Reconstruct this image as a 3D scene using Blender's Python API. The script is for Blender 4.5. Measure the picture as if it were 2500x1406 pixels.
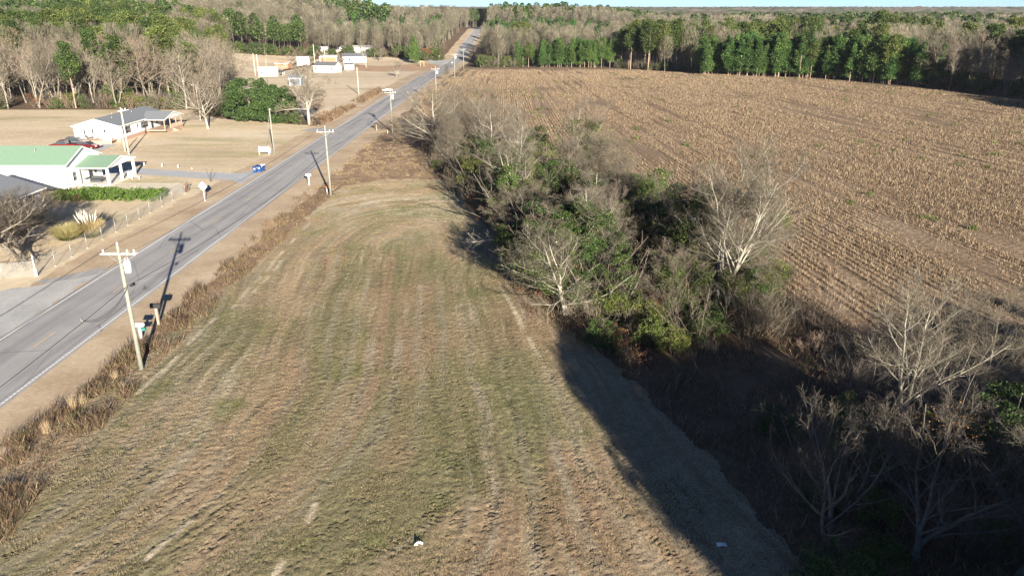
import bpy, bmesh, math
import numpy as np
from mathutils import Vector, Matrix
R = math.radians
for o in list(bpy.data.objects): bpy.data.objects.remove(o)
sc = bpy.context.scene
COL = sc.collection

# ------------------------------------------------------------ camera, sky, sun, exposure
CAMH = 25.5
PITCH = math.atan((703 - 25) / 1800.0)
cam_d = bpy.data.cameras.new("camera"); cam = bpy.data.objects.new("camera", cam_d); COL.objects.link(cam)
cam.location = (0, 0, CAMH); cam.rotation_euler = (math.pi / 2 - PITCH, 0, 0)
cam_d.sensor_width = 36; cam_d.lens = 36 * 1800 / 2500; cam_d.clip_start = 0.5; cam_d.clip_end = 20000
sc.camera = cam
SUN_EL = R(14.5); SUN_AZ = R(-18.6)          # the shadows run this way from the view axis
anti = Vector((math.sin(SUN_AZ), math.cos(SUN_AZ), 0))
tosun = Vector((-anti.x * math.cos(SUN_EL), -anti.y * math.cos(SUN_EL), math.sin(SUN_EL)))
sl = bpy.data.lights.new("sun", 'SUN'); sl.energy = 5.0; sl.angle = R(0.5); sl.color = (1, 0.91, 0.77)
so = bpy.data.objects.new("sun", sl); COL.objects.link(so)
so.rotation_euler = tosun.to_track_quat('Z', 'Y').to_euler()
so.location = (40, -60, 90)
w = bpy.data.worlds.new("World"); sc.world = w; w.use_nodes = True
nt = w.node_tree; nt.nodes.clear()
sky = nt.nodes.new('ShaderNodeTexSky'); sky.sky_type = 'NISHITA'; sky.sun_disc = False
sky.sun_elevation = SUN_EL; sky.sun_rotation = math.atan2(tosun.x, tosun.y)
sky.air_density = 0.38; sky.dust_density = 0.0; sky.ozone_density = 3.0; sky.altitude = 0
bg = nt.nodes.new('ShaderNodeBackground'); bg.inputs[1].default_value = 0.05
wo = nt.nodes.new('ShaderNodeOutputWorld')
nt.links.new(sky.outputs[0], bg.inputs[0]); nt.links.new(bg.outputs[0], wo.inputs[0])
sc.view_settings.view_transform = 'Standard'; sc.view_settings.look = 'None'
sc.view_settings.exposure = 1.6; sc.view_settings.gamma = 1.0
sc.render.engine = 'CYCLES'
sc.cycles.max_bounces = 6; sc.cycles.diffuse_bounces = 2; sc.cycles.transparent_max_bounces = 8

# ------------------------------------------------------------ helpers
_lat = np.random.RandomState(11).rand(256, 256)
def vnoise(x, y):
    x = np.asarray(x, float); y = np.asarray(y, float)
    xi = np.floor(x).astype(int); yi = np.floor(y).astype(int)
    fx = x - xi; fy = y - yi; fx = fx * fx * (3 - 2 * fx); fy = fy * fy * (3 - 2 * fy)
    a = _lat[xi % 256, yi % 256]; b = _lat[(xi + 1) % 256, yi % 256]
    c = _lat[xi % 256, (yi + 1) % 256]; d = _lat[(xi + 1) % 256, (yi + 1) % 256]
    return (a * (1 - fx) + b * fx) * (1 - fy) + (c * (1 - fx) + d * fx) * fy
def fbm(x, y, o=4):
    s = 0; a = .5; t = 0
    for i in range(o):
        s = s + a * vnoise(x * 2**i + 17.3 * i, y * 2**i + 9.1 * i); t += a; a *= .5
    return s / t
def sstep(a, b, x):
    t = np.clip((x - a) / (b - a), 0, 1); return t * t * (3 - 2 * t)
_py = [-1e4, 300, 360, 430, 480, 527, 626, 670, 730, 900, 1300, 2200, 2600, 3400, 1e5]
_pz = [0, 0, -1.3, -2.4, -1.0, 2.2, 6.9, 9.6, 10.5, 6.0, 2.0, 4.0, 15, 17, 17]
_pg = np.arange(-400, 8000, 5.0)
_pv = np.interp(_pg, _py, _pz)
_k = np.hanning(11); _k /= _k.sum(); _pv[6:-6] = np.convolve(_pv, _k, 'same')[6:-6]
def hz(x, y):
    """height of the ground"""
    x = np.asarray(x, float); y = np.asarray(y, float)
    prof = np.interp(y, _pg, _pv)
    wx = 1 - .8 * sstep(60, 140, x) * (1 - sstep(2000, 2500, y))
    hill = 9.5 * sstep(230, 420, y) * sstep(-105, -190, x) * (1 - sstep(900, 1500, y))
    return prof * wx + hill
def ray(px, py):
    u = (px - 1250) / 1800.; v = -(py - 703) / 1800.
    return np.array([u, math.cos(PITCH) + v * math.sin(PITCH), -math.sin(PITCH) + v * math.cos(PITCH)])
def at(px, py, z=None):
    """ground point seen at a pixel of the 2500 wide photograph"""
    d = ray(px, py)
    if z is not None:
        t = (z - CAMH) / d[2]; return (d[0] * t, d[1] * t)
    t = np.arange(20, 4000, .5); x = d[0] * t; y = d[1] * t; zz = CAMH + d[2] * t
    i = int(np.argmax(zz <= hz(x, y))); return (float(x[i]), float(y[i]))
def inpoly(x, y, poly):
    x = np.asarray(x); y = np.asarray(y); c = np.zeros(x.shape, bool); n = len(poly)
    for i in range(n):
        x1, y1 = poly[i]; x2, y2 = poly[(i + 1) % n]
        if y1 == y2: continue
        c ^= ((y1 > y) != (y2 > y)) & (x < (x2 - x1) * (y - y1) / (y2 - y1) + x1)
    return c
def inview(x, y, m=8):
    return (y > 20) & (np.abs(x) < (y + 10) * .745 + m)

def tag(o, label=None, cat=None, group=None, kind=None):
    for k, v in (('label', label), ('category', cat), ('group', group), ('kind', kind)):
        if v: o[k] = v
    return o
def npmesh(name, V, F, mats=(), mi=None, smooth=False):
    V = np.asarray(V, np.float32); F = np.asarray(F, np.int32); n, k = F.shape
    m = bpy.data.meshes.new(name)
    m.vertices.add(len(V)); m.vertices.foreach_set('co', V.ravel())
    m.loops.add(n * k); m.loops.foreach_set('vertex_index', F.ravel())
    m.polygons.add(n); m.polygons.foreach_set('loop_start', np.arange(0, n * k, k, dtype=np.int32))
    m.polygons.foreach_set('loop_total', np.full(n, k, np.int32))
    if smooth: m.polygons.foreach_set('use_smooth', np.ones(n, bool))
    for a in mats: m.materials.append(a)
    if mi is not None: m.polygons.foreach_set('material_index', np.asarray(mi, np.int32))
    m.update(calc_edges=True); return m
def link(name, mesh, parent=None, loc=(0, 0, 0), rot=(0, 0, 0), scale=(1, 1, 1)):
    o = bpy.data.objects.new(name, mesh); COL.objects.link(o)
    if parent is not None: o.parent = parent
    o.location = loc; o.rotation_euler = rot; o.scale = scale; return o
def empty(name, loc, rz=0, label=None, cat=None, group=None):
    o = bpy.data.objects.new(name, None); COL.objects.link(o); o.empty_display_size = .3
    o.location = loc; o.rotation_euler = (0, 0, rz); return tag(o, label, cat, group)
def kids(o): return [c for c in COL.objects if c.parent is o]
def dup(root, loc, rz=0, label=None, group=None, scale=None, ch=None):
    r = root.copy(); COL.objects.link(r); r.location = loc; r.rotation_euler = (0, 0, rz)
    if scale is not None: r.scale = scale if hasattr(scale, '__len__') else (scale,) * 3
    if label: r['label'] = label
    if group: r['group'] = group
    for c in (ch if ch is not None else kids(root)):
        d = c.copy(); COL.objects.link(d); d.parent = r
        if ch is None:
            for g in kids(c):
                e = g.copy(); COL.objects.link(e); e.parent = d
    return r

class MB:
    """collects boxes, tubes and prisms, then links them as ONE mesh"""
    def __init__(s): s.bm = bmesh.new()
    def box(s, x0, x1, y0, y1, z0, z1, mi=0):
        v = [s.bm.verts.new(p) for p in ((x0,y0,z0),(x1,y0,z0),(x1,y1,z0),(x0,y1,z0),(x0,y0,z1),(x1,y0,z1),(x1,y1,z1),(x0,y1,z1))]
        for f in ((0,3,2,1),(4,5,6,7),(0,1,5,4),(1,2,6,5),(2,3,7,6),(3,0,4,7)):
            s.bm.faces.new([v[i] for i in f]).material_index = mi
        return s
    def bar(s, a, b, r, r2=None, n=8, mi=0):
        a = Vector(a); b = Vector(b); r2 = r if r2 is None else r2
        t = (b - a).normalized(); u = t.orthogonal().normalized(); w_ = t.cross(u)
        A = []; B = []
        for i in range(n):
            c = math.cos(2 * math.pi * i / n); q = math.sin(2 * math.pi * i / n)
            A.append(s.bm.verts.new(a + (u * c + w_ * q) * r)); B.append(s.bm.verts.new(b + (u * c + w_ * q) * r2))
        for i in range(n):
            j = (i + 1) % n; f = s.bm.faces.new((A[i], A[j], B[j], B[i])); f.smooth = n > 6; f.material_index = mi
        s.bm.faces.new(A[::-1]).material_index = mi; s.bm.faces.new(B).material_index = mi
        return s
    def beam(s, a, b, wd, ht, mi=0):
        """box section between two points, wd sideways and ht in the vertical plane"""
        a = Vector(a); b = Vector(b); t = (b - a).normalized(); u = t.cross(Vector((0, 0, 1)))
        if u.length < .01: u = Vector((1, 0, 0))
        u.normalize(); w_ = u.cross(t)
        V = [s.bm.verts.new(p + u * i * wd / 2 + w_ * j * ht / 2) for p in (a, b) for i, j in ((-1,-1),(1,-1),(1,1),(-1,1))]
        for f in ((0,1,2,3),(7,6,5,4),(0,4,5,1),(1,5,6,2),(2,6,7,3),(3,7,4,0)):
            s.bm.faces.new([V[i] for i in f]).material_index = mi
        return s
    def prism(s, prof, y0, y1, mi=0):
        """profile of (x,z) points pushed from y0 to y1"""
        A = [s.bm.verts.new((x, y0, z)) for x, z in prof]; B = [s.bm.verts.new((x, y1, z)) for x, z in prof]; n = len(prof)
        for i in range(n):
            j = (i + 1) % n; s.bm.faces.new((A[i], A[j], B[j], B[i])).material_index = mi
        s.bm.faces.new(A[::-1]).material_index = mi; s.bm.faces.new(B).material_index = mi
        return s
    def poly(s, pts, mi=0):
        s.bm.faces.new([s.bm.verts.new(p) for p in pts]).material_index = mi; return s
    def build(s, name, mats, parent=None, bevel=0, **kw):
        bmesh.ops.recalc_face_normals(s.bm, faces=s.bm.faces[:])
        if bevel: bmesh.ops.bevel(s.bm, geom=s.bm.edges[:], offset=bevel, segments=2, affect='EDGES')
        m = bpy.data.meshes.new(name); s.bm.to_mesh(m); s.bm.free()
        for a in (mats if isinstance(mats, (list, tuple)) else [mats]): m.materials.append(a)
        return link(name, m, parent, **kw)

# ------------------------------------------------------------ materials
def newmat(name):
    m = bpy.data.materials.new(name); m.use_nodes = True; n = m.node_tree; n.nodes.clear()
    out = n.nodes.new('ShaderNodeOutputMaterial'); b = n.nodes.new('ShaderNodeBsdfPrincipled')
    n.links.new(b.outputs[0], out.inputs[0]); return m, n, b, out
def nd(n, t, ins=None, **kw):
    a = n.nodes.new(t)
    for k, v in kw.items(): setattr(a, k, v)
    for k, v in (ins or {}).items():
        if isinstance(v, bpy.types.NodeSocket): n.links.new(v, a.inputs[k])
        else: a.inputs[k].default_value = v
    return a
def ramp(n, fac, stops):
    r = n.nodes.new('ShaderNodeValToRGB'); e = r.color_ramp.elements
    while len(e) < len(stops): e.new(.5)
    for a, (p, c) in zip(e, stops): a.position = p; a.color = (*c, 1)
    n.links.new(fac, r.inputs[0]); return r.outputs[0]
def mixc(n, f, a, b, mode='MIX'):
    m = n.nodes.new('ShaderNodeMix'); m.data_type = 'RGBA'; m.blend_type = mode
    for i, v in ((0, f), (6, a), (7, b)):
        if isinstance(v, bpy.types.NodeSocket): n.links.new(v, m.inputs[i])
        else: m.inputs[i].default_value = (*v, 1) if isinstance(v, tuple) else v
    return m.outputs[2]
def noise(n, vec, scale, detail=4, rough=.6, stretch=None):
    if stretch:
        mp = nd(n, 'ShaderNodeMapping', {'Vector': vec, 'Scale': stretch}); vec = mp.outputs[0]
    return nd(n, 'ShaderNodeTexNoise', {'Vector': vec, 'Scale': scale, 'Detail': detail, 'Roughness': rough}).outputs['Fac']
def pos(n): return n.nodes.new('ShaderNodeNewGeometry').outputs['Position']
def simple(name, col, rough=.6, metal=0, var=.12, scale=3.0, bump=0):
    m, n, b, o = newmat(name); tc = n.nodes.new('ShaderNodeTexCoord').outputs['Object']
    f = noise(n, tc, scale); c0 = tuple(c * (1 - var) for c in col); c1 = tuple(min(1, c * (1 + var)) for c in col)
    n.links.new(ramp(n, f, [(.3, c0), (.7, c1)]), b.inputs['Base Color'])
    b.inputs['Roughness'].default_value = rough; b.inputs['Metallic'].default_value = metal
    if bump:
        bp = nd(n, 'ShaderNodeBump', {'Height': noise(n, tc, scale * 6), 'Strength': bump, 'Distance': .02}); n.links.new(bp.outputs[0], b.inputs['Normal'])
    return m
def ground_mat(name, stops, scale=.15, stops2=None, scale2=3., f2=.5, stretch=None, stretch2=None, bump=.3, bdist=.05, bscale=8., rough=.95, extra=None):
    m, n, b, o = newmat(name); p = pos(n)
    c = ramp(n, noise(n, p, scale, 6, .62, stretch), stops)
    if stops2: c = mixc(n, f2, c, ramp(n, noise(n, p, scale2, 4, .65, stretch2), stops2), 'MULTIPLY')
    if extra: c = extra(n, p, c)
    n.links.new(c, b.inputs['Base Color']); b.inputs['Roughness'].default_value = rough; b.inputs['Specular IOR Level'].default_value = .15
    if bump:
        bp = nd(n, 'ShaderNodeBump', {'Height': noise(n, p, bscale, 5, .7), 'Strength': bump, 'Distance': bdist}); n.links.new(bp.outputs[0], b.inputs['Normal'])
    return m
def leafmat(name, stops, trans=.25, hv=.06, vv=.25, rough=.6, pv=.0):
    """each leaf clump takes its own tone from the ramp, each plant its own shift"""
    m, n, b, out = newmat(name); g = n.nodes.new('ShaderNodeNewGeometry'); oi = n.nodes.new('ShaderNodeObjectInfo')
    c = ramp(n, g.outputs['Random Per Island'], stops)
    h = nd(n, 'ShaderNodeMath', {0: oi.outputs['Random'], 1: hv}, operation='MULTIPLY_ADD'); h.inputs[2].default_value = .5 - hv / 2
    v = nd(n, 'ShaderNodeMath', {0: oi.outputs['Random'], 1: -vv * 2}, operation='MULTIPLY_ADD'); v.inputs[2].default_value = 1 + vv
    hs = nd(n, 'ShaderNodeHueSaturation', {'Color': c, 'Hue': h.outputs[0], 'Value': v.outputs[0]})
    if pv:      # neighbouring trees of a wood differ in tone
        q = noise(n, pos(n), .09, 3, .7); fac = ramp(n, q, [(.36, (1 - pv,) * 3), (.64, (1 + pv, 1 + pv * .95, 1 + pv * .85))])
        mm_ = mixc(n, 1., hs.outputs[0], fac, 'MULTIPLY'); hs = nd(n, 'ShaderNodeHueSaturation', {'Color': mm_})
    n.links.new(hs.outputs[0], b.inputs['Base Color']); b.inputs['Roughness'].default_value = rough; b.inputs['Specular IOR Level'].default_value = .25
    if trans:
        t = nd(n, 'ShaderNodeBsdfTranslucent', {'Color': hs.outputs[0]}); mx = nd(n, 'ShaderNodeMixShader', {0: trans})
        n.links.new(b.outputs[0], mx.inputs[1]); n.links.new(t.outputs[0], mx.inputs[2]); n.links.new(mx.outputs[0], out.inputs[0])
    return m

M = {}
M['twig'] = leafmat('twig_bark', [(0, (.11, .09, .066)), (.5, (.185, .157, .118)), (1, (.28, .245, .19))], 0, .05, .22, .85, .32)
M['twig_red'] = leafmat('reddish_twig_bark', [(0, (.16, .115, .08)), (.5, (.25, .185, .13)), (1, (.33, .26, .19))], 0, .03, .15, .85)
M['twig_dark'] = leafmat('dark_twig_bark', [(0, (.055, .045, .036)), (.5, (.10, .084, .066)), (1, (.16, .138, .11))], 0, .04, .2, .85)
M['twig_near'] = leafmat('near_twig_bark', [(0, (.08, .066, .048)), (.5, (.15, .125, .092)), (1, (.25, .22, .165))], 0, .04, .15, .85)
M['bark'] = simple('grey_bark', (.20, .172, .135), .9, 0, .4, 1.5, .5)
M['pale'] = simple('pale_bark', (.34, .31, .25), .85, 0, .35, 1.2, .4)
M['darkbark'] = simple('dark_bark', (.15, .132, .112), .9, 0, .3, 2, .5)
M['pinebark'] = simple('pine_bark', (.30, .22, .16), .9, 0, .35, 2, .5)
M['pine'] = leafmat('pine_needles', [(0, (.036, .058, .02)), (.4, (.072, .105, .03)), (.8, (.118, .157, .042)), (1, (.19, .225, .06))], .25, .05, .25, .6, .3)
M['plant'] = leafmat('young_pine_needles', [(0, (.025, .06, .018)), (.4, (.055, .115, .03)), (.8, (.095, .175, .042)), (1, (.17, .26, .065))], .25, .04, .2, .6, .3)
M['ever'] = leafmat('evergreen_leaves', [(0, (.026, .048, .015)), (.5, (.056, .094, .026)), (.85, (.10, .148, .04)), (1, (.17, .215, .065))], .2, .04, .2, .45)
M['vine'] = leafmat('vine_leaves', [(0, (.045, .062, .018)), (.4, (.088, .122, .03)), (.8, (.15, .185, .045)), (1, (.24, .25, .07))], .25, .05, .2)
M['rust'] = leafmat('withered_leaves', [(0, (.13, .06, .03)), (.5, (.24, .12, .065)), (1, (.38, .22, .13))], .3, .03, .2)
M['stalk'] = leafmat('dry_stalks', [(0, (.10, .068, .043)), (.4, (.215, .153, .10)), (.8, (.325, .248, .162)), (1, (.44, .355, .245))], .2, .02, .1, .9)
M['weed'] = leafmat('dead_weeds', [(0, (.08, .052, .036)), (.5, (.185, .12, .078)), (.9, (.30, .205, .135)), (1, (.42, .32, .21))], .2, .02, .1, .9)
M['straw'] = leafmat('dry_grass', [(0, (.36, .26, .15)), (.5, (.50, .385, .24)), (1, (.62, .51, .34))], .3, .02, .1, .9)
M['hedgeleaf'] = leafmat('hedge_leaves', [(0, (.05, .085, .02)), (.5, (.10, .17, .035)), (1, (.20, .28, .06))], .25)
M['grass'] = leafmat('short_field_grass', [(0, (.14, .12, .055)), (.35, (.23, .175, .10)), (.7, (.33, .25, .155)), (1, (.43, .35, .24))], .2, .02, .1, .9)
M['ggrass'] = leafmat('green_field_grass', [(0, (.07, .09, .025)), (.5, (.12, .145, .04)), (1, (.19, .20, .07))], .25, .02, .1, .9)
M['plume'] = simple('plume', (.50, .46, .39), .9)
M['pampas'] = leafmat('pampas_blades', [(0, (.22, .19, .07)), (.5, (.38, .33, .15)), (1, (.58, .50, .28))], .3)
M['white'] = simple('white_siding', (.80, .80, .78), .6, 0, .03)
M['trim'] = simple('white_trim', (.82, .82, .80), .5, 0, .02)
M['groof'] = simple('green_shingles', (.19, .30, .21), .85, 0, .10, 5, .2)
M['roofg'] = simple('grey_shingles', (.20, .215, .235), .85, 0, .10, 5, .2)
M['roofd'] = simple('dark_shingles', (.12, .125, .14), .85, 0, .12, 5, .2)
M['metalroof'] = simple('pale_metal_roof', (.62, .62, .60), .4, .2, .06)
M['glass'] = simple('window_glass', (.05, .06, .07), .1, 0, .1)
M['shutter'] = simple('dark_shutter', (.05, .055, .06), .5)
M['brick'] = simple('pinkish_brick', (.42, .28, .22), .85, 0, .18, 9, .2)
M['deck'] = simple('weathered_timber', (.40, .28, .21), .85, 0, .2, 4)
M['wood'] = simple('rust_brown_boards', (.36, .19, .11), .8, 0, .15, 2)
M['bluegrey'] = simple('blue_grey_boards', (.17, .22, .29), .7, 0, .1)
M['pole'] = simple('treated_pole', (.25, .255, .21), .85, 0, .18, 3, .3)
M['polep'] = simple('sun_bleached_pole', (.55, .48, .37), .85, 0, .12, 3, .2)
M['galv'] = simple('galvanised_steel', (.36, .36, .345), .45, .5, .08)
M['trans'] = simple('pale_grey_enamel', (.74, .76, .77), .4, 0, .04)
M['ceramic'] = simple('insulator_ceramic', (.62, .62, .60), .3)
M['black'] = simple('black_rubber', (.02, .02, .022), .6)
M['cable'] = simple('cable_sheath', (.03, .03, .035), .6)
M['red'] = simple('dark_red_paint', (.14, .01, .016), .25, .3, .05)
M['redb'] = simple('bright_red_paint', (.17, .013, .015), .3, .1, .05)
M['greycar'] = simple('grey_paint', (.16, .17, .19), .3, .4, .05)
M['bin'] = simple('blue_plastic', (.012, .055, .19), .5, 0, .08)
M['sign'] = simple('white_board', (.85, .85, .84), .5, 0, .02)
M['orange'] = simple('orange_plastic', (.60, .14, .03), .5)
M['teal'] = simple('teal_plastic', (.03, .20, .16), .5)
M['paper'] = simple('crumpled_white_paper', (.85, .85, .85), .6, 0, .03)
M['armwood'] = simple('weathered_crossarm', (.38, .37, .33), .85, 0, .1)
M['concpale'] = simple('pale_concrete', (.60, .58, .54), .9, 0, .08)
M['pond'] = simple('pond_water', (.10, .13, .17), .08)
HAZE = 0.00006
# ------------------------------------------------------------ the setting: ground, fields, lawns, road
def grid(name, xs, ys, dz, mat, keep=None, zf=None, smooth=True):
    X, Y = np.meshgrid(xs, ys); Z = hz(X, Y) + dz
    if zf is not None: Z = Z + zf(X, Y)
    V = np.stack([X, Y, Z], -1).reshape(-1, 3); nx = len(xs); ny = len(ys)
    i = np.arange(nx * (ny - 1)).reshape(ny - 1, nx)[:, :-1].ravel()
    F = np.stack([i, i + 1, i + nx + 1, i + nx], -1)
    if keep is not None:
        c = V[F].mean(1); F = F[keep(c[:, 0], c[:, 1])]
        u, inv = np.unique(F, return_inverse=True); V = V[u]; F = inv.reshape(F.shape)
    return npmesh(name, V, F, [mat], smooth=smooth)
def ax(*segs):
    out = []
    for a, b, s in segs: out += list(np.arange(a, b, s))
    return np.array(sorted(set(round(v, 4) for v in out)))
def struct(name, mesh): return tag(link(name, mesh), kind='structure')

xs = ax((-6000, -2000, 400), (-2000, -400, 50), (-400, -200, 10), (-200, 200, 8), (200, 400, 10), (400, 2000, 50), (2000, 6401, 400))
ys = ax((-300, 800, 5), (800, 1400, 20), (1400, 4000, 50), (4000, 9001, 500))
M['floor'] = ground_mat('leaf_litter', [(.25, (.10, .075, .05)), (.5, (.17, .12, .08)), (.75, (.24, .175, .115))], .12,
    [(.3, (.6, .6, .6)), (.7, (1.2, 1.15, 1.1))], 1.5, .7, bump=.5, bdist=.15, bscale=2.5)
struct('ground', grid('ground', xs, ys, 0, M['floor']))

# crop field ------------------------------------------------
CROP = [(-10, 168), (-20, 182), (-27, 205), (-28.3, 250), (-28.3, 330), (-27, 385), (20, 387), (50, 380), (68, 352), (96, 322), (122, 298), (141, 262),
        (157, 226), (160, 195), (160, 150), (170, 60), (60, 20), (38, 30), (31, 44), (28, 56), (23.5, 66), (19, 84), (13, 112), (4, 140)]
def crop_extra(n, p, c):
    # pale and dark rows along the drill lines, which swing with the field
    s = nd(n, 'ShaderNodeSeparateXYZ', {0: p}); wob = noise(n, p, .012, 2)
    k1 = nd(n, 'ShaderNodeMath', {0: s.outputs[1], 1: .0035, 2: 1.}, operation='MULTIPLY_ADD').outputs[0]
    k2 = nd(n, 'ShaderNodeMath', {0: s.outputs[1], 1: .02}, operation='MULTIPLY').outputs[0]
    a = nd(n, 'ShaderNodeMath', {0: s.outputs[0], 1: k1, 2: k2}, operation='MULTIPLY_ADD').outputs[0]
    a = nd(n, 'ShaderNodeMath', {0: wob, 1: 8., 2: a}, operation='MULTIPLY_ADD').outputs[0]
    cm = nd(n, 'ShaderNodeCombineXYZ', {0: a, 1: nd(n, 'ShaderNodeMath', {0: s.outputs[1], 1: .035}, operation='MULTIPLY').outputs[0]})
    f = noise(n, cm.outputs[0], .55, 5, .75)
    c = mixc(n, .75, c, ramp(n, f, [(.34, (.45, .46, .46)), (.5, (.98, .98, .98)), (.68, (1.2, 1.18, 1.16))]), 'MULTIPLY')
    g = noise(n, p, .22, 5, .7)
    return mixc(n, ramp(n, g, [(.60, (0, 0, 0)), (.72, (.5, .5, .5))]), c, (.16, .17, .06))
M['crop'] = ground_mat('stubble_soil', [(.3, (.205, .146, .095)), (.5, (.285, .207, .138)), (.7, (.375, .285, .198))], .035,
    [(.25, (.45, .45, .45)), (.55, (1.05, 1.03, 1)), (.8, (1.3, 1.3, 1.3))], 1.3, .8, bump=.8, bdist=.35, bscale=1.7, extra=crop_extra)
struct('crop_field', grid('crop_field', ax((-30, 202, 2)), ax((18, 392, 2.5)), .03, M['crop'], lambda x, y: inpoly(x, y, CROP)))

# lawns left of the road ----------------------------------------
LAWN = [(-42.6, 100), (-42.4, 125), (-42.0, 166), (-43, 174), (-55, 180), (-75, 189), (-88, 206), (-139, 205), (-190, 200), (-190, 30), (-43, 30), (-43, 56)]
M['lawn'] = ground_mat('dormant_lawn', [(.3, (.55, .44, .30)), (.5, (.67, .55, .39)), (.7, (.76, .65, .49))], .05,
    [(.3, (.80, .78, .74)), (.7, (1.08, 1.08, 1.08))], .9, .7, stretch=(.5, 1, 1), bump=.25, bdist=.05, bscale=6,
    extra=lambda n, p, c: mixc(n, ramp(n, noise(n, p, .055, 5, .65, (.45, 1.6, 1)), [(.52, (0, 0, 0)), (.66, (.7, .7, .7))]), c, (.34, .31, .15)))
struct('lawn', grid('lawn', ax((-192, -40, 1.5)), ax((30, 210, 1.5)), .02, M['lawn'], lambda x, y: inpoly(x, y, LAWN)))
PAST = [(-41.5, 185), (-41.3, 300), (-41, 395), (-43, 438), (-60, 454), (-75, 468), (-120, 462), (-152, 425), (-142, 330), (-112, 298), (-86, 235), (-76, 197), (-50, 190)]
M['pasture'] = ground_mat('pale_pasture', [(.3, (.56, .45, .31)), (.5, (.67, .55, .40)), (.7, (.76, .65, .50))], .03,
    [(.3, (.82, .79, .74)), (.7, (1.08, 1.08, 1.08))], .35, .8, stretch=(.25, 1.5, 1), bump=.2,
    extra=lambda n, p, c: mixc(n, ramp(n, noise(n, p, .03, 5, .65, (.3, 2, 1)), [(.56, (0, 0, 0)), (.7, (.7, .7, .7))]), c, (.28, .22, .12)))
struct('pasture', grid('pasture', ax((-155, -38, 2.5)), ax((184, 472, 2.5)), .03, M['pasture'], lambda x, y: inpoly(x, y, PAST)))
def ribbon(name, x0f, x1f, ys_, dz, mat, nx=2):
    V = []; 
    for y in ys_:
        a = x0f(y); b = x1f(y)
        for i in range(nx): x = a + (b - a) * i / (nx - 1); V.append((x, y, float(hz(x, y)) + dz))
    n = len(ys_); F = [(j * nx + i, j * nx + i + 1, (j + 1) * nx + i + 1, (j + 1) * nx + i) for j in range(n - 1) for i in range(nx - 1)]
    return npmesh(name, V, F, [mat], smooth=True)
def rc(y): return -38.6 + .015 * (y - 54)
RY = np.arange(-60, 1000, 2.5)
M['verge'] = ground_mat('bare_verge', [(.3, (.42, .31, .21)), (.5, (.53, .41, .285)), (.7, (.63, .51, .37))], .18,
    [(.3, (.78, .76, .72)), (.7, (1.1, 1.1, 1.1))], 2.5, .7, bump=.5, bdist=.06, bscale=7)
wav = lambda s, a: (lambda y: a * (float(vnoise(y * .25 + s, s)) - .5) + .5 * a * (float(vnoise(y * 1.1 + s, s * 2)) - .5))
wl = wav(3.3, 1.4); wr = wav(8.1, 1.2)
struct('left_verge', ribbon('left_verge', lambda y: rc(y) - 9.2 + wl(y), lambda y: rc(y) - 3.4, np.arange(20, 700, .8), .045, M['verge'], 6))
struct('right_verge', ribbon('right_verge', lambda y: rc(y) + 3.4, lambda y: rc(y) + 8.2 + wr(y), np.arange(20, 700, .8), .045, M['verge'], 6))
M['under'] = ground_mat('thatch', [(.3, (.20, .135, .09)), (.5, (.31, .215, .145)), (.7, (.43, .325, .225))], .22,
    [(.3, (.6, .6, .6)), (.7, (1.2, 1.15, 1.1))], 2.5, .7, bump=.6, bdist=.12, bscale=3)
struct('ditch_bank', grid('ditch_bank', ax((-33, -8, .7)), ax((20, 200, .7)), .03, M['under'],
    lambda x, y: (x > rc(y) + 7.4) & ((x < -24.5) | ((y > 111 + 3 * vnoise(x * .3, 1)) & (x < -11.4 - (y - 120) * .26)))))

# road ----------------------------------------------------------
def road_extra(n, p, c):
    s = nd(n, 'ShaderNodeSeparateXYZ', {0: p}).outputs
    a = nd(n, 'ShaderNodeMath', {0: s[1], 1: -.015, 2: s[0]}, operation='MULTIPLY_ADD').outputs[0]
    cm = nd(n, 'ShaderNodeCombineXYZ', {0: a, 1: nd(n, 'ShaderNodeMath', {0: s[1], 1: .03}, operation='MULTIPLY').outputs[0]})
    c = mixc(n, .8, c, ramp(n, noise(n, cm.outputs[0], .85, 3, .6), [(.35, (.78, .78, .79)), (.5, (1, 1, 1)), (.65, (1.14, 1.14, 1.14))]), 'MULTIPLY')
    v = nd(n, 'ShaderNodeTexVoronoi', {'Vector': nd(n, 'ShaderNodeMapping', {'Vector': p, 'Scale': (.16, .07, 1)}).outputs[0], 'Scale': 1., 'Randomness': 1.}, feature='DISTANCE_TO_EDGE')
    return mixc(n, ramp(n, v.outputs['Distance'], [(0, (.7, .7, .7)), (.006, (0, 0, 0))]), c, (.14, .14, .14))
M['asphalt'] = ground_mat('worn_asphalt', [(.3, (.34, .33, .325)), (.7, (.41, .40, .39))], .25,
    [(.35, (.86, .86, .86)), (.65, (1.1, 1.1, 1.1))], 14, .8, bump=.1, bdist=.01, bscale=40, rough=.85, extra=road_extra)
struct('road', ribbon('road', lambda y: rc(y) - 3.95, lambda y: rc(y) + 3.85, RY, .09, M['asphalt'], 5))
def paint(name, col, lo=.30):
    m, n, b, o = newmat(name); p = pos(n)
    c = mixc(n, ramp(n, noise(n, p, 5, 5, .8), [(lo, (1, 1, 1)), (lo + .12, (0, 0, 0))]), col, (.26, .26, .26))
    n.links.new(c, b.inputs['Base Color']); b.inputs['Roughness'].default_value = .7; return m
M['wpaint'] = paint('white_road_paint', (.78, .78, .76)); M['ypaint'] = paint('worn_yellow_paint', (.72, .50, .20), .36)
struct('left_edge_line', ribbon('left_edge_line', lambda y: rc(y) - 3.62, lambda y: rc(y) - 3.47, RY, .096, M['wpaint']))
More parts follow.
